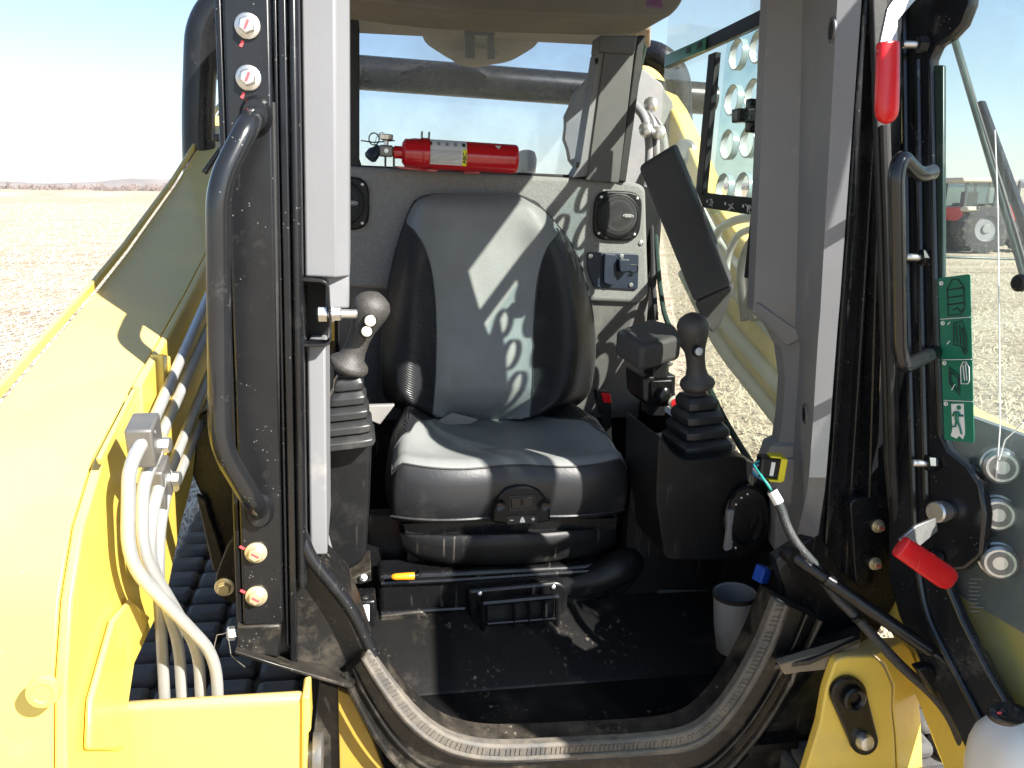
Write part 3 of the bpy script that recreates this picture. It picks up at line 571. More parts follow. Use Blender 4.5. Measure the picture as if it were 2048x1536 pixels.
    mb = MB(); mb.px(rpoly([(1316, 1180), (1418, 1180), (1410, 1226), (1310, 1230)], 4), 1.62, 0.004); build(mb, 'data_plate', pm('dull_plate', (0.05, 0.06, 0.06), 0.35), loader)
    mb = MB(); mb.box((0.62, 1.625, -0.90), (0.87, 1.66, -0.55)); build(mb, 'side_riser', PLA, loader)
    # left console
    mb = MB(); mb.px(rpoly([(636, 878), (744, 872), (740, 1000), (733, 1110), (722, 1128), (690, 1144), (668, 1140), (648, 1080), (636, 1000)], 14), 1.46, 0.32); build(mb, 'side_console', PLA, loader, bevel=0.008, seg=3)
    mb = MB(); mb.px([(648, 1055), (654, 1062), (672, 1130), (668, 1142), (658, 1136), (648, 1100)], 1.44, 0.015); build(mb, 'trim_end', TRIM, loader, bevel=0.004)
    # right console
    mb = MB(); mb.px(rpoly([(1318, 868), (1345, 905), (1368, 922), (1478, 912), (1520, 930), (1532, 990), (1524, 1060), (1505, 1120), (1330, 1120), (1312, 1000)], 16), 1.46, 0.20); build(mb, 'side_console', PLA, loader, bevel=0.01, seg=3)
    # throttle dial and lever on its side
    dl = sub('throttle_lever'); c = PX(1490, 1040, 1.44)
    mb = MB(); mb.lathe([(0.078, 0), (0.078, 0.012), (0.072, 0.018), (0.052, 0.018), (0.048, 0.004)], c, (-0.25, -1, 0.1), 30, 0.6, 1.0); build(mb, 'dial', PLG, dl)
    mb = MB()
    for k in range(9):
        g = radians(100+k*20); p = c+Vector((-0.25, -1, 0.1)).normalized()*0.0185+EU*(cos(g)*0.039)+EW*(sin(g)*0.064); mb.lathe([(0.002, 0), (0.002, 0.001)], p, (-0.25, -1, 0.1), 8)
    build(mb, 'dial_marks', WPRINT, dl)
    mb = MB(); mb.px(rpoly([(1456, 1022), (1470, 1020), (1464, 1060), (1466, 1098), (1450, 1104), (1456, 1060)], 5), 1.42, 0.012); build(mb, 'lever_blade', GCUP, dl, bevel=0.002)
    # felt rear panel
    mb = MB(); mb.prism([PX(x, y, 2.185) for x, y in rpoly([(620, 328), (700, 332), (1262, 362), (1292, 372), (1298, 590), (1282, 607), (1180, 603), (620, 570)], 16)], (0, 0.035, 0)); build(mb, 'rear_panel', FELT, loader, bevel=0.012, seg=4)
    mb = MB(); mb.box((-0.04, 2.205, -0.62), (0.85, 2.23, -0.20)); build(mb, 'lower_rear_panel', DTRIM, loader, bevel=0.006)
    for x, y in ((1282, 486), (1272, 745)):
        mb = MB(); mb.lathe([(0.0075, 0), (0.0065, 0.003), (0.0035, 0.0042), (0.003, 0.002)], PX(x, y, 2.184 if y < 700 else 2.2), (0, -1, 0), 14); build(mb, 'panel_screw', ZINC if y < 700 else PLA, loader)
    # outlet plate with two flip covers
    op = sub('outlet_plate')
    mb = MB(); mb.px(rpoly([(1174, 504), (1278, 508), (1276, 580), (1188, 575), (1176, 540)], 6), 2.178, 0.01); build(mb, 'plate', NAVY, op, bevel=0.002)
    mb = MB(); mb.px(rpoly([(1208, 507), (1233, 509), (1233, 566), (1222, 571), (1208, 566)], 5), 2.166, 0.012); build(mb, 'flip_cover', NAVY, op, bevel=0.002)
    mb = MB(); mb.px(rpoly([(1238, 518), (1260, 518), (1262, 543), (1240, 545)], 4), 2.15, 0.028); build(mb, 'flip_cover', NAVY, op, bevel=0.003)
    mb = MB(); mb.tube([PX(1260, 530, 2.155), PX(1276, 530, 2.16), PX(1275, 545, 2.165), PX(1262, 545, 2.17)], 0.0022, 6, fl=0.01); build(mb, 'cord', RUB, op)
    for x, y in ((1181, 512), (1243, 512), (1262, 570)):
        mb = MB(); mb.lathe([(0.0065, 0), (0.006, 0.003), (0.003, 0.0035), (0.003, 0.001)], PX(x, y, 2.177), (0, -1, 0), 12); build(mb, 'screw', ZINC, op)
    # rear window: frame, pane
    rw = sub('rear_window')
    mb = MB(); mb.px([(690, 20), (716, 20), (719, 60), (719, 318), (724, 332), (700, 336), (690, 336)], 2.215, 0.03); mb.px([(716, 330), (1150, 350), (1240, 356), (1240, 372), (1130, 366), (700, 344), (700, 334)], 2.22, 0.025); build(mb, 'window_seal', RUB, rw, bevel=0.003)
    mb = MB(); mb.px([(690, 20), (1260, 40), (1230, 366), (690, 340)], 2.242, 0.005); build(mb, 'pane', GLS, rw)
    # right rear post
    rp = sub('rear_post')
    for nm, P, v, mt in (('post_face', [(1213, 76), (1272, 78), (1238, 366), (1170, 360), (1176, 348)], 2.165, DTRIM), ('post_edge', [(1196, 104), (1213, 98), (1176, 352), (1144, 356), (1160, 330)], 2.172, TRIM),
                         ('post_top', [(1200, 70), (1276, 70), (1270, 108), (1196, 104)], 2.158, DTRIM), ('post_seal', [(1276, 70), (1292, 70), (1252, 366), (1236, 362)], 2.175, RUB)):
        mb = MB(); mb.px(rpoly(P, 5), v, 0.07); build(mb, nm, mt, rp, bevel=0.006, seg=3)
    for x, y in ((1193, 122), (1155, 330)):
        mb = MB(); mb.lathe([(0.009, 0), (0.008, 0.004), (0.0, 0.004)], PX(x, y, 2.17), (-0.3, -1, 0), 12, 0.6, 1); build(mb, 'post_screw', PLA, rp)
    # left rear post is hidden behind the trim; headliner and roof
    hl = rpoly([(640, -150), (1375, -150), (1312, 12), (1300, 46), (1276, 70), (1190, 71), (1000, 66), (850, 58), (720, 42), (640, 36)], 26)
    mb = MB(); mb.prism([PX(x, y, 2.05) for x, y in hl], (0, -0.2, 0)); build(mb, 'headliner', HEAD, loader, bevel=0.02, seg=4)
    mb = MB(); mb.px([(1300, -10), (1322, -10), (1326, 14), (1300, 8)], 1.47, 0.02); build(mb, 'tape_scrap', pm('purple_tape', (0.12, 0.05, 0.14), 0.5), loader)
    mb = MB(); mb.box((-0.176, 1.16, 0.625), (0.91, 2.36, 0.69)); build(mb, 'roof', BLK, loader, bevel=0.02)
    mb = MB(); mb.box((-0.02, 1.2, 0.59), (0.86, 2.25, 0.615)); build(mb, 'roof_lining', HEAD, loader)
    mb = MB(); mb.box((-0.17, 1.166, 0.37), (0.90, 1.24, 0.625)); build(mb, 'front_header', BLK, loader, bevel=0.01)
    mb = MB(); mb.prism([PX(700, 34, 2.30), PX(1300, 62, 2.30), PX(1300, 96, 2.55), PX(700, 66, 2.55)], (0, 0, 0.03)); build(mb, 'roof_visor', pm('dusty_visor', (0.24, 0.19, 0.145), 0.8, dust=0.4), loader, bevel=0.006)
    # round beacon housing under the rear visor
    bh = sub('beacon_housing'); c = PX(962, 76, 2.62); hm = pm('dusty_beacon', (0.25, 0.22, 0.185), 0.75, dust=0.5, dcol=(0.33, 0.27, 0.19))
    mb = MB(); mb.lathe([(0.16, 0.06), (0.185, 0.03), (0.18, 0.0), (0.13, -0.035), (0.07, -0.05)], c, (0, 0.2, 1), 34); build(mb, 'dome', hm, bh)
    mb = MB(); mb.lathe([(0.075, -0.02), (0.075, -0.062), (0.06, -0.07)], c+EU*-0.02, (0, 0.2, 1), 20); build(mb, 'cap', hm, bh)
    mb = MB(); mb.px([(930, 55), (950, 55), (950, 118), (930, 116)], 2.42, 0.02); mb.px([(975, 75), (988, 70), (990, 118), (976, 118)], 2.42, 0.02); mb.px([(930, 55), (990, 58), (990, 72), (930, 70)], 2.42, 0.03); build(mb, 'bracket', DTRIM, bh, bevel=0.002)
    # right side window: lower pane, sliding frame, perforated sheet, seals
    sw = sub('side_window')
    S = 0.872
    P = [(2.30, 0.60), (2.28, 0.10), (2.22, -0.05), (2.05, -0.30), (1.72, -0.46), (1.50, -0.56), (1.26, -0.56), (1.26, 0.60)]
    mb = MB(); mb.prism([Vector((S, a, b)) for a, b in P], (0.005, 0, 0)); build(mb, 'pane', GLS2, sw)
    mb = MB()
    lo = [PU(x, y, S-0.006) for x, y in ((1290, 90), (1268, 190), (1236, 362))]; mb.tube(lo, 0.008, 8)
    build(mb, 'pane_edge', DGREEN, sw)
    mb = MB(); mb.tube([PU(x, y, S-0.004) for x, y in ((1305, 380), (1318, 560), (1330, 640), (1400, 740), (1448, 838), (1500, 925), (1560, 1010))], 0.0075, 8, fl=0.05); build(mb, 'pane_edge', DGREEN, sw)
    mb = MB(); mb.tube([PU(x, y, S-0.02) for x, y in ((1300, 366), (1306, 560), (1312, 640))], 0.008, 8); build(mb, 'seal_bead', RUB, sw)
    def fr(a, b, hw, d=0.016, mt=PLA, nm='frame_rail', lift=0.0):
        a = Vector((S-0.012-lift, *a)); b = Vector((S-0.012-lift, *b)); t = (b-a).normalized(); n = t.cross(EU); mb = MB(); mb.obox((a+b)/2, EU, n, t, d/2, hw, (b-a).length/2); return build(mb, nm, mt, sw, bevel=0.002)
    fr((2.24, 0.398), (1.30, 0.416), 0.016); fr((1.935, 0.028), (1.30, -0.002), 0.018); fr((1.558, 0.405), (1.558, -0.14), 0.087, lift=0.001); fr((1.925, 0.372), (1.925, 0.04), 0.02, lift=0.003)  # forward upright widened and lengthened behind the trim to shade the arm bar
    mb = MB(); mb.obox(Vector((S-0.022, 2.10, 0.4005)), EU, EV, EW, 0.0015, 0.135, 0.015); dc = build(mb, 'decal_strip', GREEN, sw)
    for vv in (2.07, 2.0): mb = MB(); mb.obox(Vector((S-0.0245, vv, 0.402)), EU, EV, EW, 0.0004, 0.012, 0.007); build(mb, 'decal_print', BPRINT, sw)
    for k, vv in enumerate((1.845, 1.745, 1.655)):
        y0 = 0.022-(1.935-vv)*0.047
        mb = MB(); mb.lathe([(0.004, 0), (0.004, 0.0006)], Vector((S-0.0208, vv+0.028, y0+0.006)), (-1, 0, 0), 10)
        rr = random.Random(k); 
        for q in range(5): 
            c0 = Vector((S-0.021, vv+rr.uniform(-0.014, 0.012), y0+rr.uniform(-0.009, 0.009))); mb.tube([c0, c0+Vector((0, rr.uniform(-0.012, 0.012), rr.uniform(-0.01, 0.01))), c0+Vector((0, rr.uniform(-0.012, 0.012), rr.uniform(-0.006, 0.006)))], 0.0012, 5)
        build(mb, 'pictogram', WPRINT, sw)
    # perforated sheet (4 rows of round holes) right outside the pane
    def perf(v0, v1, w0, w1, u, nc, nr, hr, vs0, ws0, pitch):
        mb = MB(); rims = []
        for i in range(nc):
            for j in range(nr):
                cv, cw = vs0+i*pitch, ws0+j*pitch; h = pitch/2
                a0 = v0 if i == 0 else cv-h; a1 = v1 if i == nc-1 else cv+h; b0 = w0 if j == 0 else cw-h; b1 = w1 if j == nr-1 else cw+h
                n = 24; inn = [Vector((u, cv+cos(2*pi*k/n)*hr, cw+sin(2*pi*k/n)*hr)) for k in range(n)]; o_ = []
                for k in range(n):
                    c_, s_ = cos(2*pi*k/n), sin(2*pi*k/n); m_ = max(abs(c_), abs(s_)); c_ /= m_; s_ /= m_
                    o_.append(Vector((u, cv+c_*(a1-cv if c_ > 0 else cv-a0), cw+s_*(b1-cw if s_ > 0 else cw-b0))))
                mb.add(inn+o_, [(k, (k+1) % n, n+(k+1) % n, n+k) for k in range(n)])
                rims.append((Vector((u, cv, cw)), inn))
        return mb, rims
    mb, rims = perf(1.29, 1.915, -0.005, 0.405, S+0.009, 6, 4, 0.033, 1.3475, 0.056, 0.1015)
    build(mb, 'perforated_sheet', GLP, sw, flip=False)
    for c, inn in rims:
        m2 = MB(); m2.ring([c+(p-c)*1.0-EU*0.003 for p in inn], [c+(p-c)*1.07-EU*0.003 for p in inn], (0.016, 0, 0)); build(m2, 'hole_rim', RIMM, sw)
    lt = sub('window_latch')
    mb = MB(); mb.px(rpoly([(1500, 196), (1522, 198), (1518, 266), (1498, 264)], 4), 1.56, 0.02); mb.px(rpoly([(1476, 216), (1512, 216), (1512, 244), (1476, 244)], 4), 1.545, 0.03); build(mb, 'latch_body', PLG, lt, bevel=0.003)
    for y in (205, 256):
        mb = MB(); mb.lathe([(0.006, 0), (0.004, 0.003)], PX(1509, y, 1.558), (0, -1, 0), 10); build(mb, 'latch_screw', PLA, lt)
    # key switch housing and red ring button on the right
    kb = sub('key_switch')
    mb = MB(); mb.px(rpoly([(1284, 754), (1352, 750), (1350, 812), (1300, 816), (1286, 800)], 5), 1.72, 0.12); build(mb, 'switch_box', PLA, kb, bevel=0.004)
    mb = MB(); mb.px(rpoly([(1303, 762), (1346, 760), (1344, 808), (1303, 812)], 5), 1.712, 0.01); build(mb, 'switch_face', PLG, kb, bevel=0.002)
    mb = MB(); mb.lathe([(0.022, 0), (0.022, 0.02), (0.016, 0.024)], PX(1322, 790, 1.71), (0.2, -1, 0), 18, 0.7, 1); build(mb, 'switch_barrel', PLG, kb)
    c = PX(1352, 806, 1.66); ax = Vector((-0.4, -0.9, 0.1)); mb = MB(); mb.lathe([(0.017, -0.01), (0.017, 0.002), (0.012, 0.004)], c, ax, 18); build(mb, 'button_ring', CREAM, kb)
    mb = MB(); mb.lathe([(0.0115, 0.002), (0.011, 0.0055), (0.0, 0.006)], c, ax, 18); build(mb, 'button', RED, kb)
    # seat belt buckle
    bk = sub('belt_buckle')
    mb = MB(); mb.px(rpoly([(1192, 782), (1222, 784), (1226, 830), (1200, 830)], 6), 1.90, 0.03); build(mb, 'buckle_body', PLA, bk, bevel=0.004)
    mb = MB(); mb.px(rpoly([(1203, 786), (1220, 787), (1224, 806), (1208, 806)], 3), 1.893, 0.01); build(mb, 'release_button', RED, bk, bevel=0.002)
    mb = MB(); mb.strip([PX(1203, 825, 1.915), PX(1206, 880, 1.93)], [PX(1222, 825, 1.915), PX(1224, 880, 1.93)], (0, 0.004, 0)); build(mb, 'belt_strap', RUB, bk)
cab_interior()
# ============================================================ lift arms, tubes, undercarriage (still the machine)
def arms():
    UI, UO = -0.30, -0.45
    # side outline of the left arm in (v, w)
    top = [(3.35, 0.36), (2.995, 0.255), (2.70, 0.155), (2.245, 0.005), (1.75, -0.135), (1.53, -0.19), (1.268, -0.248), (0.97, -0.316), (0.885, -0.365), (0.834, -0.426), (0.80, -0.50), (0.775, -0.60), (0.74, -1.05)]
    la = [PU(x, y, UI) for x, y in ((236, 1420), (250, 1330), (318, 1190), (330, 1130), (345, 1060), (372, 960), (395, 860), (412, 760))]
    bot = [(0.95, -1.05)]+[(p.y, p.z) for p in la]+[(2.1, -0.36), (2.7, -0.22), (3.35, -0.1)]
    def side(name, inner, outer, parent):
        arm = sub(name, parent)
        poly = top+bot
        mb = MB(); mb.prism([Vector((inner, a, b)) for a, b in poly], (0.012 if outer < inner else -0.012, 0, 0)); build(mb, 'inner_plate', YEL, arm, bevel=0.003)
        mb = MB(); s = 1 if outer > inner else -1
        mb.prism([Vector((outer, a, b+0.0)) for a, b in poly], (0.012*s*-1, 0, 0)); build(mb, 'outer_plate', YEL, arm, bevel=0.003)
        def inset(P, k):
            out = []
            for i, p in enumerate(P):
                a_ = Vector(P[max(0, i-1)]); b_ = Vector(P[min(len(P)-1, i+1)]); t = (b_-a_).normalized(); out.append((p[0]+t.y*-k*-1*-1, p[1]+t.x*k))
            return out
        i1, i2 = inset(top, 0.001), inset(top, 0.014)
        mb = MB(); mb.prism([Vector((inner+0.0015*s, a, b)) for a, b in i1+i2[::-1]], ((outer-inner)-0.003*s, 0, 0)); build(mb, 'top_plate', YEL, arm, bevel=0.002, sharp=25)
        A = [Vector((inner+0.004*s, a+0.004, b+0.004)) for a, b in bot]; B = [Vector((outer-0.004*s, a+0.004, b+0.004)) for a, b in bot]
        mb = MB(); mb.strip(A, B, (0, 0, 0.012)); build(mb, 'bottom_plate', YEL, arm)
        return arm
    la_ = side('lift_arm', UI, UO, loader)
    # raised flange along the outer edge, weld plates on the inner edge
    mb = MB(); A = [Vector((UO-0.001, a, b+0.002)) for a, b in top[:8]]; mb.strip(A, [p+EW*0.016 for p in A], (-0.008, 0, 0)); build(mb, 'edge_flange', YEL, la_, bevel=0.002)
    mb = MB(); mb.prism([PU(264, 771, -0.292), PU(302, 707, -0.292), PU(302, 870, -0.292), PU(268, 845, -0.292)], (0.012, 0, 0)); build(mb, 'stiffener', YEL, la_, bevel=0.002)
    mb = MB(); mb.prism([PU(300, 708, -0.29), PU(316, 712, -0.29), PU(318, 800, -0.29), PU(303, 806, -0.29)], (0.018, 0, 0)); build(mb, 'stiffener', YEL, la_, bevel=0.002)
    mb = MB(); mb.prism([PU(190, 918, -0.287), PU(262, 778, -0.287), PU(266, 790, -0.287), PU(196, 930, -0.287)], (0.006, 0, 0)); build(mb, 'weld_bead', YEL, la_, bevel=0.002)
    c = PU(86, 1390, UO+0.06); c.y = 0.755
    # front leg detail: bent gusset and boss
    mb = MB(); mb.prism([PU(170, 1400, -0.286), PU(215, 1240, -0.286), PU(250, 1200, -0.286), PU(290, 1235, -0.286), PU(262, 1300, -0.286), PU(240, 1380, -0.286), PU(238, 1500, -0.286), PU(165, 1500, -0.286)], (0.008, 0, 0)); build(mb, 'gusset', YEL, la_, bevel=0.004)
    p0 = lerp(Vector((UI, 0.76, -0.72)), Vector((UO, 0.76, -0.72)), 0.45); mb = MB(); mb.lathe([(0.016, -0.004), (0.015, 0.002), (0.010, 0.003), (0.009, 0.001)], PX(86, 1385, 0.766), (0, -1, 0.1), 20); build(mb, 'boss', YEL, la_)
    # cross box at the foot with its pin
    mb = MB(); mb.prism([PX(236, 1416, 1.0), PX(612, 1393, 1.0), PX(608, 1800, 1.0), PX(232, 1800, 1.0)], (0, 0.022, 0)); cb = build(mb, 'cross_box', YEL, la_, bevel=0.012, seg=3)
    mb = MB(); mb.prism([PX(604, 1396, 0.993), PX(619, 1392, 0.993), PX(622, 1462, 0.993), PX(614, 1470, 0.993), PX(612, 1800, 0.993), PX(602, 1800, 0.993)], (0, 0.05, 0)); build(mb, 'end_plate', YEL, la_, bevel=0.003)
    c = PX(612, 1510, 1.03); mb = MB(); mb.lathe([(0.018, 0), (0.018, 0.010), (0.030, 0.010), (0.031, 0.012), (0.031, 0.022), (0.028, 0.024)], c, EU, 22); build(mb, 'pivot_pin', CLAMP, la_)
    # hydraulic tubes, lower bends
    R = 0.0079
    for pts in ([(300, 858, .955), (258, 930, .93), (254, 1125, .935), (432, 1312, 1.05), (443, 1560, 1.06)],
                [(316, 900, .985), (286, 965, .955), (282, 1105, .955), (398, 1300, 1.07), (408, 1560, 1.08)],
                [(322, 958, 1.02), (302, 1030, .985), (298, 1110, .985), (358, 1285, 1.09), (374, 1560, 1.10)],
                [(330, 990, 1.03), (318, 1060, 1.01), (316, 1150, 1.01), (323, 1270, 1.10), (338, 1560, 1.11)]):
        mb = MB(); mb.tube([PX(*p) for p in pts], R, 14, fl=0.045, nf=6); build(mb, 'hydraulic_tube', TUBEM, la_)
    for a, b in (((300, 858), (424, 575)), ((322, 872), (424, 640)), ((335, 955), (424, 735)), ((348, 975), (424, 790))):
        p = PU(*a, -0.262); q = PU(*b, -0.262); d = (q-p); mb = MB(); mb.tube([p, p+d*0.5, p+d, p+d*2.2], R, 12); build(mb, 'hydraulic_tube', TUBEM, la_)
    # tube clamps
    for (x0, y0, x1, y1, vv, bx, by) in ((266, 842, 312, 918, .965, 333, 890), (306, 926, 334, 1006, 1.03, 354, 957)):
        c = PX((x0+x1)/2, (y0+y1)/2, vv); t = (PU(424, 575, -0.262)-PU(300, 858, -0.262)).normalized(); n = t.cross(EU).normalized(); hh = (PX(x0, y0, vv)-PX(x0, y1, vv)).length/2
        wd = (PX(x0, y0, vv)-PX(x1, y0, vv)).length/2
        mb = MB(); mb.obox(c, EU, t, n, wd*1.2, 0.022, hh*1.1); build(mb, 'tube_clamp', CLAMP, la_, bevel=0.003)
        mb = MB(); mb.lathe([(0.007, -0.012), (0.007, 0.0), (0.0095, 0.0), (0.0095, 0.009), (0.007, 0.010)], PX(bx-8, by, vv+0.02), (1, -0.1, 0), 6); build(mb, 'clamp_bolt', ZINC, la_, sharp=25)
    # right lift arm seen through the side window
    ra = sub('lift_arm'); GTUBE = pm('grey_painted_tube', (0.36, 0.39, 0.36), 0.45, dust=0.3, dcol=(0.45, 0.4, 0.3))
    top2 = [(3.2, 0.60), (2.88, 0.475), (2.62, 0.325), (2.44, 0.19), (2.25, 0.04), (2.05, -0.06), (1.70, -0.175), (1.30, -0.305), (1.03, -0.335), (0.90, -0.40), (0.80, -0.55), (0.74, -1.1)]
    bot2 = [(0.98, -1.1), (1.05, -0.95), (1.30, -0.73), (1.70, -0.53), (1.88, -0.43), (2.08, -0.37), (2.35, -0.22), (2.75, 0.10), (3.2, 0.3)]
    mb = MB(); mb.prism([Vector((1.03, a, b)) for a, b in top2+bot2], (0.06, 0, 0)); build(mb, 'arm_box', YEL, ra, bevel=0.006)
    for dw in (-0.06, -0.14, -0.235, -0.31):
        mb = MB(); pth = [Vector((1.012, a, interp(sorted(top2), a)+dw)) for a in (2.35, 2.05, 1.70, 1.45)]; mb.tube(pth, 0.018 if dw < -0.2 else 0.0105, 12, fl=0.1); build(mb, 'hydraulic_tube', GTUBE, ra)
    mb = MB(); mb.tube([PU(x, y, 0.99) for x, y in ((1405, 560), (1420, 500), (1440, 455), (1470, 440), (1530, 430))], 0.012, 12, fl=0.03); build(mb, 'hydraulic_tube', TUBEM, ra)
    mb = MB(); mb.tube([PU(x, y, 0.985) for x, y in ((1450, 620), (1455, 510), (1475, 468), (1530, 448))], 0.009, 12, fl=0.03); build(mb, 'hydraulic_tube', TUBEM, ra)
    mb = MB(); mb.tube([PU(x, y, 0.98) for x, y in ((1490, 640), (1480, 540), (1500, 480), (1540, 460))], 0.012, 10, fl=0.05); build(mb, 'rubber_hose', RUB, ra)
    mb = MB(); mb.tube([PU(x, y, 0.975) for x, y in ((1510, 640), (1500, 560), (1512, 500), (1550, 490))], 0.012, 10, fl=0.05); build(mb, 'rubber_hose', RUB, ra)
    # rear cross tube and the two guard hoops
    mb = MB(); mb.lathe([(0.056, 0), (0.056, 1.75)], (-0.45, 2.9, 0.403), EU, 28); build(mb, 'cross_tube', BLK, loader)
    mb = MB(); mb.tube([PX(400, 380, 2.6), PX(396, 250, 2.6), PX(404, 40, 2.6), PX(480, -30, 2.6), PX(640, -40, 2.7)], 0.047, 22, fl=0.11, nf=8); g = build(mb, 'guard_hoop', BLK, loader)
    mb = MB(); mb.prism([PX(370, 306, 2.56), PX(394, 306, 2.56), PX(412, 330, 2.56), PX(380, 345, 2.56), PX(370, 330, 2.56)], (0, 0.1, 0)); build(mb, 'hoop_foot', CLAMP, loader, bevel=0.003)
    mb = MB(); mb.tube([PX(1366, 470, 2.75), PX(1362, 280, 2.75), PX(1358, 150, 2.75), PX(1318, 108, 2.75), PX(1240, 100, 2.9)], 0.042, 20, fl=0.09, nf=8); build(mb, 'guard_hoop', BLK, loader)
    # hose reel guard behind the rear post: scalloped disc with hoses
    hg = sub('hose_guard'); c = PX(1243, 262, 2.62); gm = pm('grey_hose_guard', (0.17, 0.175, 0.18), 0.7, dust=0.5, dcol=(0.3, 0.28, 0.24), dscale=14)
    n = 36; P = [c+EU*(cos(2*pi*k/n)*(0.19+0.006*(k % 2)))+EW*(sin(2*pi*k/n)*(0.2+0.006*(k % 2))) for k in range(n)]
    mb = MB(); mb.prism(P, (0, 0.03, 0)); build(mb, 'disc', gm, hg, bevel=0.004)
    for k in range(5):
        mb = MB(); mb.tube([PX(1262+k*9, 205+k*8, 2.45), PX(1290+k*8, 230+k*6, 2.40), PX(1302+k*7, 300, 2.38), PX(1290+k*9, 380, 2.38)], 0.014, 10, fl=0.06); build(mb, 'hose', RUB if k % 2 else gm, hg)
    for x, y in ((1302, 212), (1292, 262), (1318, 268)):
        mb = MB(); mb.lathe([(0.014, 0), (0.02, 0.0), (0.02, 0.025), (0.012, 0.03)], PX(x, y, 2.36), (-0.5, -1, 0.2), 10); build(mb, 'hose_fitting', ZINC, hg)
    mb = MB(); mb.lathe([(0.035, 0.0), (0.04, 0.01), (0.04, 0.12), (0.03, 0.13)], PX(1385, 330, 2.55), (-0.4, -0.5, 0.2), 18); build(mb, 'cylinder_end', CLAMP, hg)
    mb = MB(); mb.lathe([(0.022, 0), (0.03, 0.01), (0.032, 0.05), (0.024, 0.07), (0.01, 0.075)], PX(1052, 350, 2.5), (0, 0, 1), 18); build(mb, 'filler_cap', pm('pale_cap', (0.35, 0.37, 0.4), 0.5), loader)
    # rear body and undercarriage
    mb = MB(); mb.box((-0.20, 2.35, -1.05), (0.93, 3.5, -0.22)); build(mb, 'engine_hood', YEL, loader, bevel=0.04)
    mb = MB(); mb.box((-0.10, 1.30, -1.30), (0.83, 3.4, -1.065)); build(mb, 'undercarriage', BLKDIRT, loader)
    def track(u0, u1):
        tr = sub('rubber_track'); pts = []; rr = 0.31; yc = -1.34; a, b = 1.22, 3.1
        for k in range(13): g = radians(90+k*15); pts.append((a+cos(g)*rr, yc+sin(g)*rr))
        for k in range(13): g = radians(-90+k*15); pts.append((b+cos(g)*rr, yc+sin(g)*rr))
        mb = MB(); mb.prism([Vector((u0, p, q)) for p, q in pts], (u1-u0, 0, 0)); build(mb, 'belt', TRACKM, tr, bevel=0.01)
        lug = None
        per = []
        for i in range(len(pts)):
            p, q = Vector((0, *pts[i])), Vector((0, *pts[(i+1) % len(pts)])); L_ = (q-p).length; per.append((p, q, L_))
        tot = sum(x[2] for x in per); step = 0.088; d = 0.02; acc = 0
        lm = MB(); 
        for (p, q, L_) in per:
            while d < acc+L_:
                t = (d-acc)/L_; c = p.lerp(q, t); tg = (q-p).normalized(); nr = tg.cross(EU)
                cen = Vector((0, (a+b)/2, yc)); 
                if nr.dot(c-cen) < 0: nr = -nr
                wide = (u1-u0)
                off = 0.0
                for (s0, s1, sh) in ((0.02, 0.24, 0.0), (0.26, 0.49, 0.012), (0.51, 0.74, -0.006), (0.76, 0.98, 0.01)):
                    m2 = MB(); m2.obox(c+EU*(u0+wide*(s0+s1)/2)+nr*0.014+tg*sh, EU, tg, nr, wide*(s1-s0)/2, 0.031, 0.018)
                    build(m2, 'lug', TRACKM, tr, bevel=0.014, seg=2)
                d += step
            acc += L_
        return tr
    track(-0.50, -0.10); track(0.83, 1.23)
    # dark plate and brace between the arm and the cab
    mb = MB(); mb.px([(398, 830), (480, 780), (482, 1180), (440, 1140), (418, 1030), (385, 950)], 1.42, 0.02); sp = build(mb, 'side_plate', BLK, loader, bevel=0.003)
    mb = MB(); mb.px([(392, 990), (410, 1000), (452, 1130), (440, 1152), (425, 1140)], 1.40, 0.015); build(mb, 'brace', BLKDIRT, loader, bevel=0.003)
    mb = MB(); mb.px(rpoly([(455, 1090), (490, 1050), (490, 1210), (452, 1205), (428, 1180), (432, 1150)], 14), 1.31, 0.02); build(mb, 'mount_ear', BLK, loader, bevel=0.003)
    mb = MB(); mb.hexbolt(PX(449, 1174, 1.308), (0, -1, 0), 0.0165, 0.009, 0.003); build(mb, 'mount_bolt', GOLD, loader, bevel=0.0006)
    # scrap of wire and a side bolt on the pillar foot
    mb = MB(); r = random.Random(4); mb.tube([PX(*p) for p in ((428, 1296, 1.15), (434, 1270, 1.15), (446, 1268, 1.14), (455, 1264, 1.15), (462, 1310, 1.14), (470, 1318, 1.14), (490, 1334, 1.13))], 0.0008, 5); build(mb, 'wire_scrap', ZINC, loader)
    mb = MB(); mb.lathe([(0.011, 0), (0.011, 0.01), (0.008, 0.012)], PX(470, 1266, 1.18), (-1, -0.3, 0.1), 6); build(mb, 'side_bolt', ZINC, loader, sharp=25)
    # right front yellow bracket with pivot plate
    rb = sub('arm_bracket')
    mb = MB(); mb.prism([PX(x, y, 1.12) for x, y in rpoly([(1672, 1322), (1690, 1314), (1750, 1312), (1768, 1330), (1786, 1372), (1784, 1420), (1790, 1470), (1800, 1700), (1560, 1700), (1606, 1560), (1640, 1450), (1652, 1380)], 10)], (0, 0.02, 0)); build(mb, 'front_plate', YEL, rb, bevel=0.004)
    mb = MB(); A = [PX(x, y, 1.122) for x, y in ((1690, 1313), (1752, 1311), (1770, 1330), (1788, 1372), (1786, 1420), (1792, 1470), (1802, 1700))]; B = [Vector((p.x+0.075, p.y+0.03, p.z+0.004)) for p in A]
    mb.strip(A, B, (0.004, 0.02, -0.002)); build(mb, 'side_plate', YEL, rb, bevel=0.003)
    mb = MB(); tp = []
    for k in range(15): g = radians(200-k*(200)/14); tp.append(PX(1700+cos(g)*36, 1392-sin(g)*36, 1.108))
    for k in range(15): g = radians(0-k*(180)/14+10); tp.append(PX(1730+cos(g)*28, 1482-sin(g)*30, 1.108))
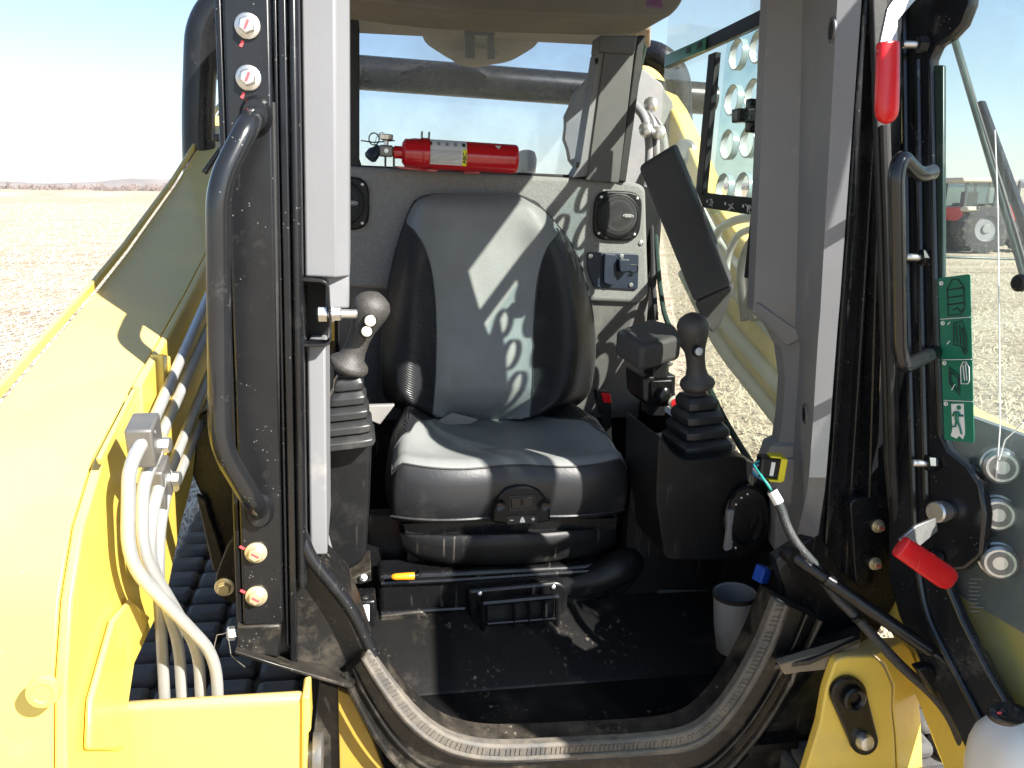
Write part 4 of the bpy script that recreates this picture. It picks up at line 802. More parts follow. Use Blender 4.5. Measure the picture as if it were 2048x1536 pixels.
    mb.prism(tp, (0, 0.012, 0)); build(mb, 'pivot_plate', PLG, rb, bevel=0.003)
    mb = MB(); mb.lathe([(0.022, 0), (0.022, 0.010), (0.018, 0.013), (0.012, 0.010), (0.010, 0.004)], PX(1704, 1394, 1.108), (0, -1, 0.1), 22); build(mb, 'pivot_bush', PLG, rb)
    mb = MB(); mb.lathe([(0.0165, 0), (0.0165, 0.006), (0.013, 0.014), (0.006, 0.016)], PX(1726, 1480, 1.107), (0, -1, 0.1), 18); build(mb, 'pivot_bolt', ZINC, rb)
arms()
# ============================================================ SEAT
def seat():
    st = root('operator_seat', 'grey and black vinyl suspension seat in the middle of the cab', 'seat', (0.345, 1.8, -0.86))
    # ---- backrest: px tables by row
    Lx = [(386, 872), (390, 846), (398, 833), (412, 824), (440, 812), (480, 798), (520, 787), (570, 777), (620, 770), (680, 765), (740, 763), (790, 768), (812, 790), (828, 830), (838, 868)]
    Rx = [(386, 1030), (390, 1046), (398, 1062), (412, 1080), (440, 1106), (480, 1138), (520, 1158), (570, 1174), (620, 1184), (680, 1190), (740, 1187), (790, 1176), (812, 1150), (828, 1110), (838, 1066)]
    sL = [(386, 876), (400, 838), (430, 815), (446, 812), (460, 826), (490, 846), (530, 860), (580, 868), (650, 872), (740, 871), (800, 867), (838, 864)]
    sR = [(386, 1028), (420, 1086), (450, 1115), (462, 1122), (474, 1112), (495, 1096), (530, 1082), (580, 1073), (650, 1068), (740, 1066), (800, 1064), (838, 1060)]
    V0 = [(386, 2.09), (460, 2.062), (560, 2.03), (700, 1.985), (780, 1.965), (838, 1.975)]
    def edge(y):      # roll-over at the top and bottom rims
        e = 0
        if y < 420: e += 0.05*((420-y)/34)**2.2
        if y > 800: e += 0.035*((y-800)/38)**2
        return e
    ys = [386, 388, 391, 395, 400, 408, 418, 430]+[440+i*10 for i in range(37)]+[806, 813, 820, 828, 834, 838]
    def depth(y, x):
        a, b = sinterp(Lx, y), sinterp(Rx, y); s = (x-a)/(b-a)*2-1; q = abs(s)
        amp = min(1, max(0, (y-430)/120))
        bol = -0.045*amp*math.exp(-((q-0.74)/0.2)**2)
        fall = 0.085*max(0, (q-0.80)/0.2)**2.4
        lum = -0.012*math.exp(-((y-740)/90)**2)*(1-q*q)
        cup = 0.012*(1-q*q)
        return interp(V0, y)+bol+fall+lum+cup+edge(y)
    def patch(xa, xb, n, shrink=0):
        G = []
        for y in ys:
            a, b = xa(y), xb(y); row = []
            for k in range(n+1):
                x = lerp(a, b, k/n); row.append(PX(x, y, depth(y, x)))
            G.append(row)
        return G
    fL, fR = (lambda y: sinterp(Lx, y)), (lambda y: sinterp(Rx, y)); gL = lambda y: max(fL(y)+0.5, sinterp(sL, y)); gR = lambda y: min(fR(y)-0.5, sinterp(sR, y))
    mb = MB(); mb.grid(patch(gL, gR, 28)); c = build(mb, 'back_centre_pad', SGREY, st, sharp=80)
    mb = MB(); mb.grid(patch(fL, gL, 14)); build(mb, 'back_bolster', SRIB, st, sharp=80)
    mb = MB(); mb.grid(patch(gR, fR, 14)); build(mb, 'back_bolster', SRIB, st, sharp=80)
    for f in (gL, gR):
        yy = [y for y in ys if y > 447]; mb = MB(); mb.tube([PX(f(y), y, depth(y, f(y))-0.0005) for y in yy], 0.0021, 6); build(mb, 'seam', PIPE, st)
    # rim and back shell
    rim = [(fL(y), y) for y in ys]+[(fR(y), y) for y in reversed(ys)]
    A = [PX(x, y, depth(y, x)) for x, y in rim]; cen = PX(980, 610, 2.1); B = [Vector((lerp(p.x, cen.x, 0.01), p.y+0.05, lerp(p.z, cen.z, 0.01))) for p in A]; C = [Vector((lerp(p.x, cen.x, 0.10), min(2.17, p.y+0.09), lerp(p.z, cen.z, 0.08))) for p in A]
    n = len(A); mb = MB(); mb.add(A+B+C, [(i, (i+1) % n, n+(i+1) % n, n+i) for i in range(n)]+[(n+i, n+(i+1) % n, 2*n+(i+1) % n, 2*n+i) for i in range(n)]+[tuple(range(2*n, 3*n))]); build(mb, 'back_shell', SBLK, st, sharp=60)
    mb = MB(); mb.tube([p+EV*0.002 for p in A[::2]], 0.003, 6, closed=True); build(mb, 'rim_piping', PIPE, st)
    # ---- cushion in machine coordinates
    uc, vf, vb = 0.343, 1.585, 2.03; wt = -0.545
    def hw(v): return 0.262-0.028*((v-vf)/(vb-vf))**1.5
    def frontv(s): return 0.035*abs(s)**4+0.012*math.exp(-((s+0.0)/0.35)**2)
    def topw(s, t):     # t: 0 front .. 1 rear
        q = abs(s); dish = 0.016*q**2
        bol = 0.042*math.exp(-((q-0.86)/0.2)**2)*min(1, max(0, (t-0.12)/0.3))
        roll = -0.03*max(0, (q-0.9)/0.1)**2
        crown = 0.010*math.exp(-((t-0.08)/0.2)**2)*(math.exp(-(s/0.35)**2))
        return wt+dish+bol+roll+crown-0.022*t-0.014*max(0, (0.06-t)/0.06)**2
    NS = 48
    S = [-1+2*k/NS for k in range(NS+1)]
    T = [0, 0.01, 0.03, 0.06, 0.1]+[0.1+0.9*k/22 for k in range(1, 23)]
    TN = [k/24 for k in range(25)]+[1+k/14 for k in range(1, 15)]
    def P(s, t): v = lerp(vf+frontv(s), vb, t); return Vector((uc+0.012*t+s*hw(v), v, topw(s, t)))
    def seamt(q): return 0.30+0.7*max(0.0, (0.86-q)/0.30) if q < 0.86 else 0.30-(q-0.86)*0.6   # where the ribbed wing starts
    def isrib(s, t): return abs(s) > 0.56 and t > seamt(abs(s))
    def tmap(s, k):
        q = abs(s); sm = max(0.05, min(1.0, seamt(q))) if q > 0.56 else 1.0
        return sm*(k**1.6) if k <= 1 else sm+(1-sm)*(k-1)
    full = [[P(s, tmap(s, t)) for s in S] for t in TN]; verts = [p for r in full for p in r]; w_ = NS+1
    sets = {'c': [], 'l': [], 'r': []}
    for i in range(len(TN)-1):
        for j in range(NS):
            sm = (S[j]+S[j+1])/2
            if i >= 24 and abs(sm) < 0.56: continue
            sets[('l' if sm < 0 else 'r') if i >= 24 else 'c'].append((i*w_+j, i*w_+j+1, (i+1)*w_+j+1, (i+1)*w_+j))
    def cull(faces):
        used = sorted({k for f in faces for k in f}); mp = {k: i for i, k in enumerate(used)}; m = MB(); m.add([verts[k] for k in used], [tuple(mp[k] for k in f) for f in faces]); return m
    build(cull(sets['c']), 'cushion_top', SGREY, st, sharp=80)
    build(cull(sets['l']), 'cushion_wing', SRIB, st, sharp=80); build(cull(sets['r']), 'cushion_wing', SRIB, st, sharp=80)
    # smooth seam over the stair-stepped join
    for sg in (-1, 1):
        pts = []
        for k in range(30):
            q = lerp(0.56, 1.0, k/29); t = max(0.06, min(1, seamt(q))); pts.append(P(sg*q, t)+EW*0.0012)
        mb = MB(); mb.tube(pts, 0.0022, 6); build(mb, 'seam', PIPE, st)
    # front and side walls
    wb = -0.668
    rimp = [P(-1, t) for t in reversed(T)]+[P(s, 0) for s in S[1:]]+[P(1, t) for t in T[1:]]
    rows = []
    for k, (dw, db) in enumerate(((0, 0), (0.12, 0.010), (0.3, 0.015), (0.6, 0.015), (0.85, 0.009), (1.0, 0.0))):
        row = []
        for p in rimp:
            d = Vector((p.x-uc, p.y-1.8, 0)); o_ = Vector((d.x*0.25, 0, 0)) if p.y > vf+0.06 else Vector((d.x*0.05, -0.9, 0)); o_.normalize()
            row.append(Vector((p.x, p.y, lerp(p.z, wb, dw)))+o_*db)
        rows.append(row)
    mb = MB(); mb.grid(rows); build(mb, 'cushion_front', SBLK, st, sharp=80)
    mb = MB(); mb.tube([p-Vector((0, 0.001, 0)) for p in rimp[8:-8]], 0.0024, 6); build(mb, 'front_seam', PIPE, st)
    mb = MB(); mb.tube([p+EV*-0.002 for p in rows[-1][10:-10]], 0.0034, 6); build(mb, 'lower_piping', SBLK, st)
    mb = MB(); mb.prism([p+EV*0.008 for p in rows[-1]], (0, 0, -0.012)); build(mb, 'cushion_pan', PLA, st)
    # air ride control panel (arched)
    c = PX(1044, 1012, vf-0.012); pan = []
    for x, y in [(984, 1046), (986, 1018), (996, 994), (1012, 978), (1034, 972), (1056, 972), (1078, 980), (1092, 996), (1101, 1020), (1102, 1044), (1070, 1048), (1016, 1050)]: pan.append(PX(x, y, vf-0.014))
    mb = MB(); mb.prism(pan, (0, 0.05, 0)); build(mb, 'control_panel', PLA, st, bevel=0.006, seg=3)
    mb = MB(); mb.px([(1018, 992), (1070, 990), (1071, 1020), (1019, 1023)], vf-0.0165, 0.004); build(mb, 'switch_well', BPRINT, st)
    mb = MB(); mb.px([(1022, 996), (1067, 994), (1067, 1015), (1023, 1018)], vf-0.019, 0.004); build(mb, 'rocker_switch', PLG, st, bevel=0.0015)
    mb = MB(); mb.px([(1042, 999), (1047, 999), (1047, 1012), (1042, 1012)], vf-0.0215, 0.003); build(mb, 'switch_pip', PLA, st, bevel=0.001)
    for x in (999, 1088):
        mb = MB(); mb.lathe([(0.0135, 0), (0.013, 0.003), (0.009, 0.001), (0.0, -0.001)], PX(x, 1010, vf-0.0145), (0, -1, 0), 18); build(mb, 'finger_dish', PLG, st)
    mb = MB(); mb.px(rpoly([(1014, 1032), (1074, 1030), (1074, 1046), (1014, 1049)], 2), vf-0.0165, 0.003); build(mb, 'legend_strip', BPRINT, st)
    mb = MB(); vv = vf-0.0172
    mb.px([(1020, 1040), (1027, 1039.7), (1027, 1041.3), (1020, 1041.6)], vv, 0.0004); build(mb, 'minus_sign', WPRINT, st)
    mb = MB(); mb.px([(1063, 1037.5), (1070, 1037.3), (1070, 1038.9), (1063, 1039.1)], vv, 0.0004); mb.px([(1065.7, 1035), (1067.3, 1035), (1067.3, 1042), (1065.7, 1042)], vv-0.0003, 0.0004); build(mb, 'plus_sign', WPRINT, st)
    mb = MB(); mb.px([(1040, 1045), (1040, 1042), (1042, 1037), (1044, 1034), (1046, 1034), (1048, 1037), (1050, 1042), (1050, 1045)], vv, 0.0004); build(mb, 'weight_symbol', WPRINT, st)
    # suspension cover under the cushion: curved bumper
    A, B = [], []
    up_ = [(800, 1062), (830, 1066), (900, 1068), (1000, 1066), (1100, 1062), (1180, 1056), (1222, 1047), (1232, 1050)]
    lo_ = [(808, 1100), (840, 1120), (900, 1130), (1000, 1131), (1100, 1125), (1180, 1112), (1222, 1098), (1232, 1090)]
    G = []
    for f in (0, 0.06, 0.18, 0.45, 0.75, 0.92, 1.0):
        row = []
        for (a, b) in zip(up_, lo_):
            s = (a[0]-1015)/215; vv = 1.59+0.05*abs(s)**3+(0.03 if f in (0,) else 0.006 if f == 0.06 else 0.02 if f == 1.0 else 0.004 if f == 0.92 else 0); row.append(PX(lerp(a[0], b[0], f), lerp(a[1], b[1], f), vv))
        G.append(row)
    mb = MB(); mb.grid([[p+EV*0.2 for p in G[0]]]+G+[[p+EV*0.2 for p in G[-1]]]); build(mb, 'suspension_cover', PLA, st, sharp=50)
    mb = MB(); mb.px([(806, 1048), (1235, 1036), (1230, 1060), (812, 1068)], 1.63, 0.3); build(mb, 'slide_frame', BLK, st)
    mb = MB(); mb.box((0.12, 1.66, -0.84), (0.57, 2.0, -0.70)); build(mb, 'suspension_base', PLA, st)
    # tan seat pan edge that peeks out between cushion and back, left
    mb = MB(); mb.px([(722, 812), (790, 810), (760, 850), (742, 842), (736, 868), (724, 840)], 1.93, 0.02); build(mb, 'side_pan', pm('worn_pan', (0.25, 0.24, 0.225), 0.6), st, bevel=0.003)
    mb = MB(); mb.px([(870, 846), (905, 826), (958, 840), (940, 850), (890, 851)], 1.945, 0.012); build(mb, 'belt_anchor', pm('belt_webbing', (0.22, 0.21, 0.19), 0.7, bump=0.3), st, bevel=0.003)
    return st
seat()

# ============================================================ JOYSTICKS
def joystick(label, base_px, boot_px, grip_px, v, collar, head_r, buttons, steps, tiltv=-0.03, boot_w=0.055):
    j = root('joystick', label, 'joystick', PX(*base_px, v), group='control levers')
    b0 = PX(*base_px, v); b1 = PX(*boot_px, v+tiltv*0.3); col = PX(*collar, v+tiltv*0.5); g1 = PX(*grip_px, v+tiltv)
    ax = (b1-b0)
    # pleated rubber boot: stacked squared rings
    n = steps
    for k in range(n):
        t0, t1 = k/n, (k+0.95)/n; c0, c1 = lerp(b0, b1, t0), lerp(b0, b1, t1); r0 = lerp(boot_w, boot_w*0.5, k/(n-1)); vs, fs = [], []
        prof = ((0.90, 0.0), (1.0, 0.05), (0.985, 0.55), (0.80, 0.95), (0.72, 1.0))
        m = 24
        for sc, tt in prof:
            cc = lerp(c0, c1, tt)
            for q in range(m):
                g = 2*pi*q/m+pi/4; cx, cy = cos(g), sin(g); e = (abs(cx)**8+abs(cy)**8)**(-0.125); vs.append(cc+EU*(cx*e*r0*sc*0.92)+EV*(cy*e*r0*sc*1.1)+EW*(cx*e*r0*sc*0.10))
        for i in range(len(prof)-1):
            for q in range(m): fs.append((i*m+q, i*m+(q+1) % m, (i+1)*m+(q+1) % m, (i+1)*m+q))
        fs += [tuple(range(m)), tuple(range((len(prof)-1)*m, len(prof)*m))]
        mb = MB(); mb.add(vs, fs); build(mb, 'boot_pleat', RUB2, j, sharp=32, bevel=0.0015)
    # grip: a swept body with collar, waist and bulbous head
    pth = [lerp(col, g1, t) for t in (-0.06, 0.0, 0.05, 0.10, 0.16, 0.26, 0.40, 0.54, 0.66, 0.76, 0.86, 0.94, 0.99, 1.02)]
    rad = [0.016, 0.034, 0.0375, 0.035, 0.024, 0.0205, 0.020, 0.0225, 0.028, 0.0325, 0.0335, 0.027, 0.016, 0.004]
    rad = [r*head_r for r in rad]
    mb = MB(); mb.tube(pth, rad, 22, flat=1.05); build(mb, 'grip', GRIP, j, sharp=70)
    d = (g1-col).normalized()
    mb = MB(); bt = lerp(b0, b1, 0.98); mb.tube([bt, lerp(bt, col, 0.5), col], [0.024*head_r, 0.021*head_r, 0.022*head_r], 16); build(mb, 'neck', GRIP, j)
    for bx, by, br, m in buttons:
        c = PX(bx, by, v+tiltv-0.033*head_r); nrm = Vector((0.12, -1, 0.12))
        mb = MB(); mb.lathe([(br*1.3, -0.008), (br*1.25, 0.0), (br*1.05, 0.0015)], c, nrm, 18); build(mb, 'button_bezel', PLG, j)
        mb = MB(); mb.lathe([(br, -0.004), (br, 0.003), (br*0.8, 0.005), (br*0.3, 0.006)], c, nrm, 18); build(mb, 'button', m, j)
    return j
RUB2 = pm('boot_rubber', (0.02, 0.021, 0.022), 0.38, var=0.2, dust=0.15, dcol=(0.1, 0.09, 0.08))
joystick('dark joystick with two cream buttons on the left console', (690, 880), (698, 748), (754, 588), 1.47, (694, 738), 1.0, ((740, 642, 0.0098, CREAM), (733, 663, 0.0092, CREAM)), 5, tiltv=-0.03, boot_w=0.060)
joystick('dark joystick with one grey button on the right console', (1396, 912), (1392, 786), (1384, 628), 1.58, (1395, 774), 1.0, ((1397, 703, 0.0085, SILVERP),), 5, tiltv=-0.03, boot_w=0.078)

# ============================================================ FOLDED ARM BAR, ARM PAD
def armbar():
    ab = root('arm_bar', 'black padded arm bar swung up, slanting beside the right window', 'arm bar', PX(1425, 640, 1.69))
    a = [PX(1276, 334, 1.78), PX(1346, 291, 1.78), PX(1462, 572, 1.675), PX(1388, 606, 1.675)]
    d = Vector((0.03, 0.05, 0.012))
    mb = MB(); mb.prism(a, d); build(mb, 'pad', ARMB, ab, bevel=0.009, seg=3)
    mb = MB(); mb.prism([PX(1388, 606, 1.675), PX(1462, 572, 1.675), PX(1466, 582, 1.68), PX(1440, 652, 1.69), PX(1424, 668, 1.69), PX(1404, 640, 1.685)], d*0.8); build(mb, 'elbow', ARMB, ab, bevel=0.006, seg=3)
    ap = root('arm_pad', 'dark grey armrest pad on a post left of the right joystick', 'armrest', PX(1300, 740, 1.80))
    mb = MB(); P = [PX(1230, 664, 1.66), PX(1330, 690, 1.60), PX(1352, 640, 1.80), PX(1290, 636, 1.95)]
    top = [PX(1232, 658, 1.72), PX(1284, 692, 1.62), PX(1364, 668, 1.66), PX(1352, 650, 1.78), PX(1300, 636, 1.86)]
    mb.prism(top, (0, 0.0, -0.06)); build(mb, 'pad', ARMB, ap, bevel=0.012, seg=3)
    mb = MB(); mb.obox(PX(1310, 770, 1.75), EU, EV, EW, 0.02, 0.03, 0.07); build(mb, 'post', PLA, ap, bevel=0.004)
    mb = MB(); mb.lathe([(0.006, 0), (0.004, 0.002)], PX(1341, 728, 1.66), (0, -1, 0), 10); build(mb, 'screw', ZINC, ap)
armbar()
# ============================================================ FIRE EXTINGUISHER
def extinguisher():
    v = 2.10
    ex = root('fire_extinguisher', 'red fire extinguisher lying on the rear window ledge behind the seat', 'extinguisher', PX(900, 345, v))
    a = PX(803, 305, v); b = PX(1033, 319, v); ax = (b-a).normalized(); L = (b-a).length; R = (PX(900, 280, v)-PX(900, 345, v)).length/2*0.92
    mb = MB(); mb.lathe([(0.010, -0.022), (0.0155, -0.018), (0.0155, 0.0), (0.024, 0.001), (0.034, 0.008), (R*0.94, 0.018), (R, 0.032), (R, L-0.008), (R*0.985, L-0.003), (R*0.93, L), (R*0.88, L-0.004), (R*0.2, L-0.006)], a, ax, 40); build(mb, 'cylinder', REDP, ex, sharp=50)
    # strap of the bracket
    mb = MB(); mb.lathe([(R+0.0022, 0.050), (R+0.0026, 0.051), (R+0.0026, 0.068), (R+0.0022, 0.069)], a, ax, 40); build(mb, 'strap', REDP, ex)
    u2, w2 = EV, EW
    for dx in (0.050, 0.068):
        mb = MB(); mb.obox(a+ax*dx+EW*(R+0.008), ax, EV, EW, 0.0018, 0.012, 0.009); build(mb, 'strap_ear', PLG, ex, bevel=0.001)
    # label wrapped on the front: curved patch
    nrm = -EV; upx = ax.cross(EV)
    if upx.z < 0: upx = -upx
    def cyl(t, ang, rr): return a+ax*t+(nrm*cos(ang)+upx*sin(ang))*rr
    def patch(t0, t1, a0, a1, rr, name, mat, n=10):
        G = [[cyl(t, lerp(a0, a1, k/n), rr) for t in (t0, (t0+t1)/2, t1)] for k in range(n+1)]; mb = MB(); mb.grid(G); return build(mb, name, mat, ex, flip=False)
    t0 = (PX(852, 310, v)-a).dot(ax); t1 = (PX(930, 315, v)-a).dot(ax)
    patch(t0, t1, radians(-42), radians(70), R+0.0006, 'label', SILVERP)
    patch(t1-0.011, t1, radians(-42), radians(22), R+0.0010, 'yellow_band', YLAB)
    for k in range(11):
        an = radians(14-k*4.6); e = 0.2 if k in (8, 9) else 0.02; patch(t0+0.003, lerp(t0, t1-0.013, 1-e if k != 9 else 0.35), an, an+radians(1.5), R+0.0009, 'label_line', GPRINT, 2)
    for k in range(5):
        tt = lerp(t0+0.004, t1-0.012, k/4); patch(tt, tt+0.008, radians(34), radians(52), R+0.0009, 'label_pictogram', GPRINT if k in (1, 2, 3) else BPRINT, 3)
    an = radians(-10); text('ABC', 'letters', BPRINT, ex, cyl(t1-0.0055, an, R+0.0018), nrm*sin(an)*-1+upx*cos(an), -ax, 0.0135, bold=0.03)
    # small silver triangle
    tt = (PX(993, 300, v)-a).dot(ax); mb = MB(); mb.add([cyl(tt-0.008, radians(52), R+0.0008), cyl(tt+0.008, radians(52), R+0.0008), cyl(tt, radians(33), R+0.0008)], [(0, 1, 2)]); build(mb, 'triangle_mark', SILVERP, ex, flip=False)
    # valve, gauge, pin ring, nozzle, levers
    c = PX(772, 302, v)
    mb = MB(); mb.obox(c, ax, EV, upx, 0.017, 0.013, 0.014); mb.lathe([(0.011, 0), (0.011, 0.03)], c, ax, 16); build(mb, 'valve_body', CLAMP, ex, bevel=0.004)
    mb = MB(); mb.lathe([(0.0055, 0), (0.0055, 0.006), (0.003, 0.006), (0.003, 0.002)], c+EV*-0.013, -EV, 14); build(mb, 'port', ZINC, ex)
    mb = MB(); mb.lathe([(0.006, 0), (0.006, 0.012), (0.017, 0.016), (0.018, 0.026), (0.0165, 0.028)], c+upx*0.012, upx, 20); build(mb, 'gauge', ZINC, ex)
    n0 = PX(760, 290, v); n1 = PX(738, 318, v-0.01)
    mb = MB(); mb.lathe([(0.007, 0), (0.010, 0.01), (0.016, 0.02), (0.0165, 0.036), (0.013, 0.04)], n0+(n1-n0)*0.1, n1-n0, 18); build(mb, 'nozzle', NAVY, ex)
    rc = PX(748, 278, v); mb = MB(); mb.tube([rc+ax*(cos(g)*0.0125)+upx*(sin(g)*0.0145) for g in [2*pi*k/20 for k in range(20)]], 0.0016, 6, closed=True); build(mb, 'pull_ring', BLK, ex)
    mb = MB(); mb.tube([PX(722, 281, v), PX(748, 285, v), PX(790, 281, v)], 0.0017, 6); build(mb, 'safety_pin', BLK, ex)
    mb = MB(); mb.tube([PX(748, 290, v), PX(755, 270, v), PX(764, 263, v), PX(772, 272, v)], 0.0008, 5, fl=0.01); build(mb, 'seal_wire', BLK, ex)
    for x in (769, 786):
        mb = MB(); mb.px([(x, 312), (x+4, 312), (x+4, 336), (x, 336)], v, 0.02); build(mb, 'lever', BLK, ex)
    # red mounting bracket below
    mb = MB(); mb.prism([PX(790, 332, 2.12), PX(960, 344, 2.12), PX(960, 348, 2.12), PX(930, 347, 2.12), PX(925, 342, 2.12), PX(880, 340, 2.12), PX(870, 344, 2.12), PX(800, 337, 2.12)], (0, 0.06, 0)); build(mb, 'mount_bracket', REDP, ex, bevel=0.001)
extinguisher()

# ============================================================ SPEAKERS
def speaker(cx, cy, label, half=1.0):
    v = 2.172; c = PX(cx, cy, v); sp = root('loudspeaker', label, 'speaker', c, group='cab loudspeakers')
    rad = 0.0735
    P = []
    for k in range(40):
        g = 2*pi*k/40; x, y = cos(g), sin(g); e = (abs(x)**4+abs(y)**4)**(-0.25); P.append(c+EU*(x*e*rad*0.95)+EW*(y*e*rad*0.93))
    mb = MB(); mb.prism(P, (0, 0.016, 0)); build(mb, 'bezel', PLA, sp, bevel=0.006, seg=3)
    mb = MB(); mb.lathe([(0.061, 0), (0.061, 0.004), (0.057, 0.005), (0.055, 0.002)], c, -EV, 36); build(mb, 'grille_ring', PLA, sp)
    gm = MATS.get('speaker_mesh')
    if not gm:
        gm = pm('speaker_mesh', (0.03, 0.03, 0.031), 0.5, var=0.1); nt = gm.node_tree; N = nt.nodes; L = nt.links
        tc = N.new('ShaderNodeTexCoord'); vo = N.new('ShaderNodeTexVoronoi'); vo.inputs['Scale'].default_value = 330; vo.inputs['Randomness'].default_value = 0.0; L.new(tc.outputs['Object'], vo.inputs['Vector'])
        bp = N.new('ShaderNodeBump'); bp.inputs['Strength'].default_value = 1.0; bp.inputs['Distance'].default_value = 0.003; L.new(vo.outputs['Distance'], bp.inputs['Height']); L.new(bp.outputs[0], N['Principled BSDF'].inputs['Normal'])
    mb = MB(); mb.lathe([(0.0565, 0.0015), (0.055, 0.004), (0.04, 0.008), (0.02, 0.0095), (0.0, 0.010)], c, -EV, 36); build(mb, 'grille', gm, sp, sharp=60)
    for dx, dz in ((-.85, .82), (.85, .82), (-.85, -.82), (.85, -.82)):
        mb = MB(); mb.lathe([(0.0045, 0), (0.004, 0.002), (0.002, 0.003)], c+EU*(dx*0.0615)+EW*(dz*0.0605)-EV*0.0002, -EV, 10); build(mb, 'screw', ZINC, sp)
    bc = c+EU*0.026+EW*0.001-EV*0.0105
    mb = MB(); mb.lathe([(0.0155, -0.004), (0.0155, 0.0012), (0.0145, 0.0018)], bc, -EV, 24, 1.0, 0.36, ab=(EU, EW)); build(mb, 'badge_rim', SILVERP, sp)
    mb = MB(); mb.lathe([(0.0138, 0.001), (0.0136, 0.0022)], bc, -EV, 24, 1.0, 0.33, ab=(EU, EW)); build(mb, 'badge', BPRINT, sp)
    text('JENSEN', 'badge_letters', WPRINT, sp, bc-EV*0.0027, EU, EW, 0.0056, bold=0.012)
speaker(1236, 432, 'square-bodied round-grille speaker right of the seat top')
speaker(684, 406, 'speaker half hidden behind the pale left trim, left of the seat')

